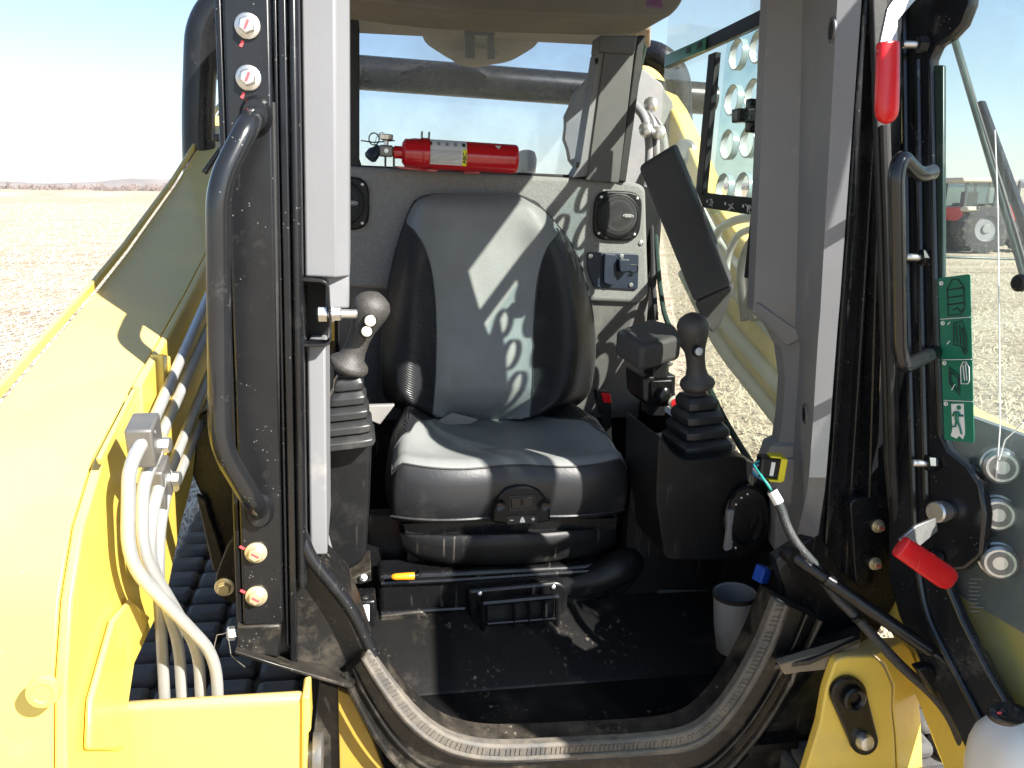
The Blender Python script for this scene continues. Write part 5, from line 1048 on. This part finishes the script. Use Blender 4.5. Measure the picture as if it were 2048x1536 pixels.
# ============================================================ DOOR (swung open at the right)
def door():
    d = root('cab_door', 'black framed glass cab door swung open on the right', 'door', PD(1840, 1300))
    def pd(mb, pts, off, th): return mb.prism([PD(x, y, off) for x, y in pts], DN*th)
    # frame: wide plate at the top, narrow stile, wide plate at the bottom, then the slanted lower rail
    fr_ = [(1786, -60), (1950, -60), (1942, 10), (1926, 50), (1900, 78), (1876, 92), (1864, 120), (1862, 300), (1872, 640), (1880, 860), (1898, 900), (1936, 930), (1962, 970), (1972, 1030), (1964, 1110), (1930, 1140), (1895, 1142), (1900, 1180), (1925, 1240), (1970, 1330), (2070, 1500), (2070, 1620), (1990, 1620), (1900, 1440), (1840, 1330), (1795, 1230), (1774, 1150), (1776, 1000), (1786, 900)]
    mb = MB(); pd(mb, fr_, 0.0, 0.02); build(mb, 'door_frame', BLKCLEAN, d, bevel=0.006, seg=3)
    for A in ([(1806, -40), (1815, 600), (1830, 1100), (1850, 1230), (1960, 1440)], [(1835, 120), (1842, 600), (1852, 1000)], [(1862, 130), (1872, 640), (1882, 870)]):
        mb = MB(); mb.tube([PD(x, y, 0.004) for x, y in A], 0.0055, 8, fl=0.04); build(mb, 'frame_fold', BLKCLEAN, d)
    mb = MB(); mb.strip([PD(x, y, 0.002) for x, y in ((1866, 130), (1874, 560), (1884, 880))], [PD(x, y, 0.002) for x, y in ((1886, 130), (1886, 560), (1898, 880))], DN*0.008); build(mb, 'glass_bond', DGREEN, d, bevel=0.002)
    mb = MB(); pd(mb, [(1868, -60), (2140, -60), (2170, 700), (2230, 1800), (2150, 1800), (1975, 1330), (1905, 1180), (1890, 860), (1872, 500)], -0.024, 0.006); build(mb, 'pane', GLD, d)
    # added outer frame and pane, out of view, shaped to shade cushion and floor
    def DS(s, w): return DO+DT*s+EW*w-DN*0.012
    op_ = [DS(*q) for q in ((0.30, -0.92), (0.325, 0.05), (0.30, 0.16), (0.215, 0.27), (0.20, 0.60), (0.50, 0.60), (0.53, 0.36), (0.60, 0.31), (0.96, 0.28), (1.0, 0.24), (1.0, -0.85), (0.95, -0.92))]
    ip_ = [DS(*q) for q in ((0.345, -0.87), (0.372, 0.04), (0.355, 0.15), (0.265, 0.29), (0.245, 0.555), (0.455, 0.555), (0.482, 0.34), (0.57, 0.262), (0.93, 0.235), (0.955, 0.21), (0.955, -0.83), (0.93, -0.87))]
    mb = MB(); mb.ring(op_, ip_, DN*0.02); build(mb, 'shade_frame', BLKCLEAN, d, bevel=0.003)
    mb = MB(); mb.prism([p+DN*0.007 for p in ip_], DN*0.005); build(mb, 'shade_pane', glass('shade_glass', (0.22, 0.24, 0.24), 0.03), d)
    # handle
    mb = MB(); mb.tube([PX(1864, 344, 1.11), PX(1838, 350, 1.09), PX(1802, 312, 1.06), PX(1792, 350, 1.055), PX(1798, 700, 1.055), PX(1808, 734, 1.06), PX(1846, 716, 1.09), PX(1870, 704, 1.105)], 0.0118, 14, fl=0.03, nf=6); build(mb, 'door_handle', BLKCLEAN, d)
    # studs
    for x, y in ((1832, 92), (1838, 518), (1850, 930)):
        c = PD(x, y, 0.0); mb = MB(); mb.lathe([(0.012, 0), (0.012, 0.008), (0.006, 0.009), (0.006, 0.032), (0.005, 0.034)], PD(x+16, y-2, 0.002), -DN+DT*-0.45, 14); build(mb, 'stud', ZINC, d)
        mb = MB(); mb.lathe([(0.0135, -0.002), (0.0135, 0.012), (0.011, 0.013)], PD(x+18, y-3, 0.002), -DN+DT*-0.45, 6); build(mb, 'stud_nut', BLK, d, sharp=25)
    # upper latch lever: steel crank and red sleeve
    mb = MB(); mb.prism([PX(1800, -20, 1.09), PX(1838, -8, 1.09), PX(1796, 40, 1.075), PX(1794, 100, 1.07), PX(1757, 102, 1.07), PX(1776, 16, 1.075)], Vector((0, 0.006, 0))); build(mb, 'latch_crank', ZINC, d, bevel=0.001)
    a, b = PX(1776, 84, 1.073), PX(1773, 248, 1.065)
    def sleeve(a, b, wa, wb, th):
        ax = (b-a); L_ = ax.length; ax.normalize(); dn_ = EV-ax*ax.dot(EV); dn_.normalize(); sd_ = ax.cross(dn_).normalized(); mb = MB(); vs = []; fs = []; n = 20; rows = []
        prof = [(0.0, 0.8), (0.01, 0.97), (0.03, 1.0), (0.6, 1.0), (0.82, 0.97), (0.9, 0.86), (0.96, 0.62), (0.99, 0.3), (1.0, 0.06)]
        for t, s in prof:
            w_ = lerp(wa, wb, t)*s; tt = th*min(1, s*1.15)
            for k in range(n):
                g = 2*pi*k/n; c_, s_ = cos(g), sin(g); e = (abs(c_)**3.5+abs(s_)**3.5)**(-1/3.5); vs.append(a+ax*(t*L_)+sd_*(c_*e*w_)+dn_*(s_*e*tt))
        for i in range(len(prof)-1):
            for k in range(n): fs.append((i*n+k, i*n+(k+1) % n, (i+1)*n+(k+1) % n, (i+1)*n+k))
        fs += [tuple(range(n)), tuple(range((len(prof)-1)*n, len(prof)*n))]; mb.add(vs, fs); return mb
    build(sleeve(a, b, 0.0155, 0.0175, 0.009), 'latch_grip', RED, d, sharp=60)
    # lower latch: round pin, steel strap, red sleeve
    mb = MB(); p = PX(1908, 1020, 1.06); mb.lathe([(0.0155, -0.03), (0.0155, 0.03), (0.0175, 0.031), (0.0175, 0.046), (0.015, 0.049)], p, (PX(1846, 1027, 1.04)-p), 20); build(mb, 'latch_pin', ZINC, d)
    mb = MB(); mb.prism([PX(1872, 1036, 1.02), PX(1876, 1062, 1.02), PX(1838, 1094, 1.0), PX(1806, 1092, 0.995), PX(1800, 1080, 0.995), PX(1832, 1052, 1.01)], Vector((0, 0.005, 0))); build(mb, 'latch_crank', ZINC, d, bevel=0.001)
    build(sleeve(PX(1800, 1092, 0.99), PX(1908, 1166, 0.985), 0.0175, 0.020, 0.009), 'latch_grip', RED, d, sharp=60)
    mb = MB(); mb.lathe([(0.01, 0), (0.01, 0.03), (0.007, 0.03), (0.007, 0.05)], PD(1880, 1112, 0.002), -DN+DT*-0.3, 14); build(mb, 'latch_spring', BLK, d)
    # emergency exit decal, four panels
    def dq(px, py): # decal coordinates 0..1 -> pixel
        L0, L1 = (1876, 556), (1889, 880); R0, R1 = (1940, 548), (1948, 886)
        lx, ly = lerp(L0[0], L1[0], py), lerp(L0[1], L1[1], py); rx, ry = lerp(R0[0], R1[0], py), lerp(R0[1], R1[1], py); return (lerp(lx, rx, px), lerp(ly, ry, px))
    mb = MB(); pd(mb, rpoly([dq(0, 0), dq(1, 0), dq(1, 1), dq(0, 1)], 5), 0.012, 0.0012); build(mb, 'exit_decal', GREEN, d)
    def dline(name, polys, wd, mat, closed=False, off=0.0135):
        mb = MB()
        for P in polys:
            mb.tube([PD(*dq(*q), off) for q in P], wd, 5)
        return build(mb, name, mat, d)
    dline('decal_rule', [[(0.02, k), (0.98, k)] for k in (0.255, 0.505, 0.755)], 0.0006, WPRINT)
    o = lambda pts, dx, dy, sx, sy: [(dx+sx*a, dy+sy*b) for a, b in pts]
    dl = [(0, .25), (.3, 0), (.65, 0), (1, .25), (1, .85), (.8, 1), (0, 1), (0, .25)]
    body = [o(dl, 0.27, 0.02, 0.52, 0.215), o([(0, .28), (1, .26)], 0.27, 0.02, 0.52, 0.215), o([(0, .5), (1, .48)], 0.27, 0.02, 0.52, 0.215), o([(0, .7), (1, .68)], 0.27, 0.02, 0.52, 0.215), o([(.3, .86), (.6, .8), (.75, .92), (1, .84)], 0.27, 0.02, 0.52, 0.215)]
    dline('decal_drawing', body, 0.0008, BPRINT)
    sl = [(.1, .05), (.75, 0), (1, .5), (1, .95), (.85, 1), (.6, .75), (.1, .7), (.1, .05)]
    dline('decal_drawing', [o(sl, 0.38, 0.275, 0.45, 0.2), o([(.3, .1), (.35, .65)], 0.38, 0.275, 0.45, 0.2), o([(.55, .1), (.6, .7)], 0.38, 0.275, 0.45, 0.2), o([(.75, .2), (.85, .9)], 0.38, 0.275, 0.45, 0.2)], 0.0008, BPRINT)
    dline('decal_drawing', [o([(.1, 0), (.9, .3), (.85, .95), (.1, .55), (.1, 0)], 0.2, 0.55, 0.42, 0.18), o([(.2, .15), (.78, .38), (.75, .8), (.2, .48), (.2, .15)], 0.2, 0.55, 0.42, 0.18)], 0.0008, BPRINT)
    dline('decal_outline', [o(dl, 0.62, 0.52, 0.28, 0.13), [(0.7, 0.54), (0.74, 0.63)], [(0.78, 0.53), (0.82, 0.63)], [(0.3, 0.69), (0.42, 0.655)], [(0.25, 0.29), (0.33, 0.275)], [(0.2, 0.41), (0.3, 0.39)]], 0.0008, WPRINT)
    for k, (x, y) in enumerate(((0.1, 0.035), (0.1, 0.28), (0.1, 0.525), (0.1, 0.775))):
        c = PD(*dq(x, y), 0.0135); mb = MB(); mb.lathe([(0.0036, 0), (0.0036, 0.0006)], c, -DN, 14); build(mb, 'decal_dot', WPRINT, d)
        text('1234'[k], 'decal_digit', GREEN, d, PD(*dq(x, y), 0.0145), DT, EW, 0.0055, bold=0.02)
    mb = MB(); pd(mb, [dq(0.27, 0.775), dq(0.68, 0.77), dq(0.7, 0.95), dq(0.62, 0.985), dq(0.5, 0.965), dq(0.4, 0.985), dq(0.22, 0.97), dq(0.28, 0.93)], 0.0132, 0.0006); build(mb, 'exit_doorway', WPRINT, d)
    c = PD(*dq(0.52, 0.795), 0.0145); mb = MB(); mb.lathe([(0.0036, 0), (0.0036, 0.0005)], c, -DN, 14); build(mb, 'runner_head', GREEN, d)
    dline('runner_figure', [[(0.47, 0.82), (0.44, 0.875)]], 0.0032, GREEN, off=0.0142)
    dline('runner_limb', [[(0.47, 0.82), (0.36, 0.825), (0.31, 0.85)], [(0.5, 0.82), (0.56, 0.845), (0.66, 0.842)], [(0.46, 0.875), (0.53, 0.91), (0.58, 0.955)], [(0.43, 0.875), (0.38, 0.91), (0.25, 0.915)]], 0.0016, GREEN, off=0.0146)
    # wiper outside the glass: arm and blade, with end knob
    mb = MB(); mb.strip([PD(1896, 70, -0.05), PD(2014, 470, -0.05), PD(2044, 580, -0.05)], [PD(1906, 66, -0.05), PD(2026, 470, -0.05), PD(2056, 575, -0.05)], DN*0.012); w = build(mb, 'wiper_blade', DGREEN, d, bevel=0.003)
    mb = MB(); mb.strip([PD(1950, 205, -0.065), PD(2030, 440, -0.065), PD(2075, 560, -0.065)], [PD(1962, 200, -0.065), PD(2050, 440, -0.065), PD(2090, 550, -0.065)], DN*0.012); build(mb, 'wiper_arm', BLKCLEAN, d, bevel=0.002)
    mb = MB(); mb.tube([PD(1912, 82, -0.056), PD(2034, 470, -0.056), PD(2064, 575, -0.056)], 0.0028, 8); build(mb, 'wiper_rib', RUB, d)
    mb = MB(); mb.lathe([(0.006, 0), (0.013, 0.003), (0.013, 0.012), (0.009, 0.016)], PD(2048, 566, -0.03), -DN, 18); build(mb, 'wiper_knob', PLA, d)
    mb = MB(); mb.tube([PD(x, y, -0.016) for x, y in ((1990, 260), (1996, 420), (1999, 700), (2000, 860), (1992, 960))], 0.0011, 5); build(mb, 'washer_line', WPRINT, d)
    mb = MB(); mb.tube([PD(x, y, -0.016) for x, y in ((2046, 846), (2010, 880), (1998, 920))], 0.0011, 5); build(mb, 'washer_line', WPRINT, d)
    # etched text on the glass, too small to read: short rows
    mb = MB()
    r = random.Random(2)
    for k in range(9): mb.tube([PD(1936+r.uniform(0, 3), 1158+k*8, -0.017), PD(1952+r.uniform(0, 14), 1159+k*8, -0.017)], 0.0007, 4)
    o_ = build(mb, 'etched_text', GPRINT, d); o_['kind'] = 'stuff'
door()

# ============================================================ loose hardware on the right
def right_hardware():
    v = 1.10
    gs = root('gas_strut', 'black door gas strut slanting down right with a thin rod', 'gas strut', PX(1580, 1110, 1.16))
    a, b, c = PX(1580, 1108, 1.15), PX(1866, 1306, 1.02), PX(2150, 1500, 0.90)
    mb = MB(); mb.tube([lerp(a, b, t) for t in (0, 0.25, 0.26, 0.97, 0.985, 1.0)], [0.0095, 0.0095, 0.0118, 0.0118, 0.0105, 0.008], 18); build(mb, 'strut_body', PLG, gs)
    mb = MB(); mb.tube([lerp(a, b, t) for t in (0.30, 0.315)], 0.0128, 18); build(mb, 'strut_band', BLK, gs)
    mb = MB(); mb.tube([b, c], 0.0042, 12); build(mb, 'strut_rod', BLKCLEAN, gs)
    mb = MB(); mb.lathe([(0.013, -0.012), (0.016, 0), (0.013, 0.012)], a, (0.3, -1, 0), 16); build(mb, 'ball_end', PLA, gs)
    # wiring harness with its plug
    h = root('wiring_harness', 'loose cable with a yellow and black plug hanging by the right trim', 'cable', PX(1540, 930, 1.28))
    c0 = PX(1536, 932, 1.28); t = Vector((1, -0.2, -0.05)).normalized(); n = Vector((0.2, 1, 0)).normalized(); w_ = t.cross(n).normalized()
    mb = MB(); mb.obox(c0, t, n, w_, 0.019, 0.016, 0.019); build(mb, 'plug_body', PLA, h, bevel=0.003)
    mb = MB(); mb.obox(c0+t*0.022, t, n, w_, 0.006, 0.019, 0.022); build(mb, 'plug_lock', YCON, h, bevel=0.002)
    mb = MB(); mb.obox(c0+t*0.012+w_*0.022*(1 if w_.z < 0 else -1), t, n, w_, 0.012, 0.019, 0.002); build(mb, 'plug_slide', YCON, h, bevel=0.001)
    mb = MB(); mb.obox(c0+t*0.008+w_*0.021*(-1 if w_.z < 0 else 1), t, n, w_, 0.010, 0.012, 0.002); build(mb, 'plug_slide', YCON, h, bevel=0.001)
    mb = MB(); mb.obox(c0+t*0.003-n*0.0165, t, n, w_, 0.0035, 0.0006, 0.013); build(mb, 'plug_label', WPRINT, h)
    cols = [(0.02, 0.25, 0.22), (0.02, 0.12, 0.4), (0.35, 0.38, 0.4), (0.45, 0.12, 0.3), (0.03, 0.3, 0.3), (0.02, 0.06, 0.25)]
    for k, cl in enumerate(cols):
        off = Vector((0.0, -0.004+0.003*(k % 2), 0.010-0.004*k)); mb = MB()
        mb.tube([c0-t*0.018+off, c0-t*0.030+off*0.9-EW*0.006, PX(1530+k*2, 966, 1.26)+off*0.3, PX(1547, 990, 1.25)+off*0.2], 0.0021, 6, fl=0.012); build(mb, 'wire', pm('wire_%d' % k, cl, 0.4), h)
    cp = [PX(*q) for q in ((1544, 980, 1.25), (1560, 1012, 1.24), (1582, 1076, 1.20), (1640, 1142, 1.16), (1664, 1186, 1.13), (1712, 1232, 1.10), (1762, 1290, 1.08), (1812, 1342, 1.06), (1862, 1384, 1.05), (1900, 1430, 1.04), (1926, 1490, 1.03))]
    mb = MB(); mb.tube(fillet(cp, 0.03, 4), 0.0088, 12); build(mb, 'braided_sleeve', CABLE, h)
    mb = MB(); mb.tube([PX(1544, 982, 1.249), PX(1558, 1006, 1.24)], 0.0098, 12); build(mb, 'cable_tag', WPRINT, h)
    for x, y in ((1640, 1142), (1712, 1232)):
        mb = MB(); p = PX(x, y, 1.16 if x < 1700 else 1.10); mb.tube([p-Vector((0.003, 0, -0.003)), p+Vector((0.003, 0, -0.003))], 0.0112, 12); build(mb, 'cable_tie', PLA, h)
    # cup holder
    cu = root('cup_holder', 'plain grey plastic cup holder at the cab floor, lower right', 'cup holder', PX(1465, 1310, 1.40))
    c = PX(1466, 1300, 1.40); top = PX(1470, 1186, 1.40); H = (top-c).length; ax = (top-c)
    mb = MB(); mb.lathe([(0.030, 0.0), (0.035, 0.004), (0.042, H*0.5), (0.044, H), (0.0435, H+0.002), (0.040, H), (0.037, H*0.4), (0.034, 0.01)], c, ax, 30); build(mb, 'cup', GCUP, cu, sharp=50)
    mb = MB(); mb.lathe([(0.045, H-0.006), (0.047, H-0.002), (0.047, H+0.003), (0.0445, H+0.004)], c, ax, 30, caps=False); build(mb, 'rim', RUB, cu)
    # small blue plug
    bp_ = root('blue_plug', 'small bright blue connector plug above the cup holder', 'plug', PX(1526, 1150, 1.30))
    mb = MB(); q = PX(1524, 1148, 1.30); mb.obox(q, Vector((0.9, 0.3, -0.25)).normalized(), Vector((-0.3, 0.95, 0)).normalized(), Vector((0.25, 0.1, 0.96)).normalized(), 0.011, 0.012, 0.0155); build(mb, 'plug_shell', BLUE, bp_, bevel=0.002)
    mb = MB(); mb.tube([PX(1538, 1140, 1.30), PX(1552, 1130, 1.28), PX(1565, 1150, 1.26), PX(1560, 1180, 1.27)], 0.006, 8, fl=0.01); build(mb, 'plug_cord', RUB, bp_)
    mb = MB(); mb.hexbolt(PX(1504, 1256, 1.26), (-0.6, -0.7, 0.3), 0.011, 0.009, 0.002); build(mb, 'frame_bolt', GOLD, loader)
    mb = MB(); mb.lathe([(0.007, 0), (0.007, 0.012), (0.005, 0.014)], PX(1563, 1130, 1.24), (0, -1, 0.4), 12); build(mb, 'frame_stud', ZINC, loader)
    # white tank, black oval cap plate
    tk = root('plastic_housing', 'white rounded plastic housing with black oval cap, bottom right corner', 'housing', PX(1990, 1620, 0.95))
    c = PX(2036, 1532, 0.82); mb = MB(); vs = []; G = []
    for i in range(13):
        th = pi*i/12*0.98+0.01; row = []
        for k in range(33):
            g = 2*pi*k/32; x, y, z = sin(th)*cos(g), sin(th)*sin(g), cos(th); e = (abs(x)**3+abs(y)**3+abs(z)**3)**(-1/3); row.append(c+Vector((x*e*0.062, y*e*0.055, z*e*0.072)))
        G.append(row)
    mb.grid(G); build(mb, 'housing', WHITE, tk, sharp=70)
    cc = PX(2016, 1428, 0.765); ax = Vector((-0.05, -0.55, 0.85)); mb = MB(); mb.lathe([(0.027, -0.004), (0.027, 0.004), (0.024, 0.006)], cc, ax, 26, 1.0, 0.55); build(mb, 'cap_plate', PLG, tk)
    for dx in (-0.012, 0.008):
        mb = MB(); mb.lathe([(0.006, 0.006), (0.005, 0.0075), (0.003, 0.006)], cc+EU*dx, ax, 14); build(mb, 'cap_screw', PLA, tk)
    mb = MB(); mb.obox(cc+EU*-0.017+ax.normalized()*0.0066, EU, ax.normalized().cross(EU), ax.normalized(), 0.003, 0.0014, 0.0004); build(mb, 'red_dot', MARK, tk)
    # black lamp bracket above it
    mb = MB(); mb.prism([PX(1918, 1312, 0.99), PX(1972, 1300, 1.01), PX(2120, 1400, 0.98), PX(2120, 1450, 0.94), PX(2010, 1376, 0.96)], (0, 0.004, -0.006)); build(mb, 'lamp_bracket', ARMB, loader, bevel=0.001)
    mb = MB(); mb.prism([PX(1836, 1340, 1.02), PX(1862, 1332, 1.02), PX(1896, 1388, 1.02), PX(1872, 1396, 1.02)], (0, 0.02, 0)); build(mb, 'lamp_clip', PLG, loader, bevel=0.003)
    # hydraulic couplers seen through the door glass
    cpb = MB(); cpb.prism([Vector((1.012, 1.26, -0.315)), Vector((1.012, 0.72, -0.315)), Vector((1.012, 0.72, -0.60)), Vector((1.012, 1.22, -0.625))], (0.015, 0, 0)); cpl = build(cpb, 'coupler_plate', pm('bluegrey_plate', (0.10, 0.12, 0.14), 0.6, dust=0.4), loader)
    for x, y in ((2004, 935), (1996, 1030), (2000, 1126)):
        q = root('quick_coupler', {935: 'uppermost knurled steel coupler behind the door glass', 1030: 'middle knurled steel coupler behind the door glass', 1126: 'lowest knurled steel coupler behind the door glass'}[y], 'coupler', PU(x, y, 1.0), group='hydraulic quick couplers')
        p = PU(x, y, 0.985); axx = (Vector((-0.55, -0.8, 0.1)))
        mb = MB(); mb.lathe([(0.02, -0.08), (0.02, -0.05), (0.028, -0.048), (0.028, -0.02), (0.024, -0.018), (0.026, -0.014), (0.026, 0.0), (0.022, 0.004)], p, axx, 26); build(mb, 'sleeve', ZINC, q)
        mb = MB(); mb.lathe([(0.018, 0.0), (0.018, 0.006), (0.011, 0.006), (0.010, 0.001)], p, axx, 20); build(mb, 'socket', CLAMP, q)
right_hardware()

# ============================================================ background machines
def background():
    # red tractor, about 27 m away
    base = GP(1943, 500); base = Vector((base.x/base.y*24.0-0.12, 24.0, 0)); K = 0.76
    tm = pm('tractor_red', (0.42, 0.02, 0.025), 0.35, dust=0.2); dk = pm('tractor_dark', (0.04, 0.04, 0.045), 0.6); tan = pm('tractor_tan', (0.5, 0.42, 0.32), 0.6); ty = pm('tractor_tyre', (0.035, 0.035, 0.036), 0.85, dust=0.3); cg = glass('tractor_glass', (0.6, 0.72, 0.75), 0.12)
    tr = root('farm_tractor', 'red farm tractor with a glazed cab parked far right in the yard', 'tractor', base, world=True)
    def B(name, lo, hi, mat, bv=0.02, par=None): mb = MB(); mb.box((base.x+lo[0]*K, base.y+lo[1]*K, lo[2]*K), (base.x+hi[0]*K, base.y+hi[1]*K, hi[2]*K)); return build(mb, name, mat, par or tr, bevel=bv)
    def wheel(x, y, r, w):
        x *= K; y *= K; r *= K*1.08; w *= K; wh = sub('wheel', tr); c = Vector((base.x+x, base.y+y, r))
        mb = MB(); mb.lathe([(r*0.52, -w/2), (r*0.8, -w*0.5), (r*0.95, -w*0.42), (r*0.96, w*0.42), (r*0.8, w*0.5), (r*0.52, w/2)], c, EV, 32, caps=False); build(mb, 'tyre', ty, wh)
        mb = MB()
        for k in range(18):
            g = 2*pi*k/18; d = Vector((cos(g), 0, sin(g))); t = Vector((-sin(g), 0, cos(g))); mb.obox(c+d*r*0.96, t, EV, d, r*0.055, w*0.46, r*0.05)
        o = build(mb, 'tread_lugs', ty, wh); o['kind'] = 'stuff'
        mb = MB(); mb.lathe([(r*0.54, -w*0.42), (r*0.5, -w*0.46), (r*0.46, -w*0.3), (r*0.2, -w*0.28), (r*0.16, -w*0.4), (0.0, -w*0.4)], c, EV, 28, caps=False); build(mb, 'rim', pm('rim_%d' % int(r*100), (0.2, 0.2, 0.2), 0.5) if ('rim_%d' % int(r*100)) not in MATS else MATS['rim_%d' % int(r*100)], wh)
    wheel(0, -0.9, 0.86, 0.5); wheel(0, 0.9, 0.86, 0.5); wheel(2.5, -0.8, 0.6, 0.35); wheel(2.5, 0.8, 0.6, 0.35)
    B('chassis', (-0.5, -0.35, 0.7), (3.1, 0.35, 1.15), dk); B('hood', (0.9, -0.42, 1.15), (3.2, 0.42, 1.85), tm, 0.08); B('grille', (3.2, -0.38, 1.15), (3.28, 0.38, 1.75), dk)
    B('fender', (-0.85, -1.12, 1.55), (0.75, -0.6, 1.75), tan, 0.06); B('fender', (-0.85, 0.6, 1.55), (0.75, 1.12, 1.75), tan, 0.06)
    B('cab_base', (-0.75, -0.7, 1.2), (0.9, 0.7, 1.72), tm); B('cab_roof', (-1.0, -0.85, 2.62), (1.1, 0.85, 2.82), tan, 0.05)
    for x in (-0.78, 0.35, 0.9):
        for y in (-0.75, 0.7): B('cab_post', (x, y, 1.7), (x+0.08, y+0.06, 2.63), dk, 0.0)
    B('cab_glass', (-0.7, -0.72, 1.74), (0.9, -0.70, 2.62), cg, 0); B('cab_glass', (-0.7, 0.71, 1.74), (0.9, 0.73, 2.62), cg, 0); B('driver_seat', (-0.4, -0.3, 1.7), (0.0, 0.3, 2.3), dk, 0.05); B('exhaust', (1.6, -0.1, 1.85), (1.7, 0.0, 2.7), dk, 0.02)
    # red seed drill behind it
    b2 = Vector((base.x-2.0, 26.5, 0)); im = root('red_implement', 'faded red seed drill standing left of the distant tractor', 'farm implement', b2, world=True)
    def I(name, lo, hi, mat, bv=0.02): mb = MB(); mb.box((b2.x+lo[0]*K, b2.y+lo[1]*K, lo[2]*K), (b2.x+hi[0]*K, b2.y+hi[1]*K, hi[2]*K)); return build(mb, name, mat, im, bevel=bv)
    fr_ = pm('faded_red', (0.38, 0.06, 0.06), 0.6, dust=0.3); I('hopper', (-1.4, -0.4, 1.0), (1.6, 0.5, 2.35), fr_, 0.06); I('frame', (-1.5, -0.5, 0.7), (1.9, 0.6, 0.9), dk); I('lid', (-1.45, -0.45, 2.35), (1.65, 0.55, 2.45), dk)
    for k in range(8): I('disc_opener', (-1.3+k*0.4, -0.6, 0.0), (-1.24+k*0.4, 0.0, 0.75), dk, 0)
    # rotary rake in front with red bars
    b3 = GP(1930, 500); rk = root('hay_rake', 'low red barred hay rake lying before the distant tractor', 'farm implement', b3, world=True); s = b3.y
    for k, (x0, z0, x1, z1) in enumerate(((-1.2, 0.55, 0.9, 0.35), (-0.9, 0.2, 1.1, 0.2), (-1.0, 0.62, -0.2, 0.4))):
        mb = MB(); mb.tube([b3+Vector((x0, 0.1*k, z0)), b3+Vector((x1, -0.2, z1))], 0.03, 8); build(mb, 'bar', fr_, rk)
    for k in range(3):
        mb = MB(); c = b3+Vector((-0.9+k*0.55, -0.25, 0.28)); mb.tube([c+Vector((cos(g)*0.27, 0, sin(g)*0.27)) for g in [2*pi*q/20 for q in range(20)]], 0.03, 6, closed=True); build(mb, 'reel', dk, rk)
    gb = root('drawbar', 'thin green drawbar lying on the grass near the hay rake', 'drawbar', GP(1985, 545), world=True); q = GP(1985, 548)
    mb = MB(); mb.tube([q+Vector((-1.0, 0.2, 0.35)), q+Vector((1.0, 0, 0.3)), q+Vector((1.05, 0, 0.05))], 0.03, 8); build(mb, 'beam', DGREEN, gb)
    mb = MB(); mb.tube([q+Vector((0.85, 0, 0.3)), q+Vector((0.88, 0, 0.0))], 0.025, 6); build(mb, 'hook', DGREEN, gb)
    # grey container at the far right
    b4 = Vector((30, 43, 0)); sh = root('grey_container', 'dark grey storage container at the far right edge behind the tractor', 'container', b4, world=True)
    F = [Vector((26.6, 42, 0)), Vector((36, 42, 0)), Vector((38.5, 44.6, 0)), Vector((28.3, 44.6, 0))]
    mb = MB(); mb.prism(F, (0, 0, 2.4)); build(mb, 'wall', pm('container_wall', (0.12, 0.125, 0.14), 0.6), sh, bevel=0.02)
    mb = MB(); mb.prism([p+Vector((-0.05, -0.05, 2.403)) for p in F], (0, 0, 0.08)); build(mb, 'roof', pm('container_roof', (0.2, 0.21, 0.22), 0.5), sh)
    for k in range(12):
        p = F[0].lerp(F[1], (k+0.5)/12); mb = MB(); mb.box((p.x-0.1, p.y-0.05, 0.1), (p.x+0.1, p.y-0.001, 2.3)); build(mb, 'rib', MATS['container_wall'], sh)
background()

# ============================================================ air
def haze():
    m = bpy.data.materials.new('haze_air'); m.use_nodes = True; nt = m.node_tree; N = nt.nodes; N.remove(N['Principled BSDF'])
    pv = N.new('ShaderNodeVolumePrincipled'); pv.inputs['Color'].default_value = (0.9, 0.93, 1.0, 1); pv.inputs['Density'].default_value = 0.00016; pv.inputs['Anisotropy'].default_value = 0.2
    nt.links.new(pv.outputs[0], N['Material Output'].inputs['Volume'])
    mb = MB(); mb.box((-6500, -3500, -3.0), (6500, 6500, 90)); o = build(mb, 'haze', m, world=True); o['kind'] = 'stuff'
haze()
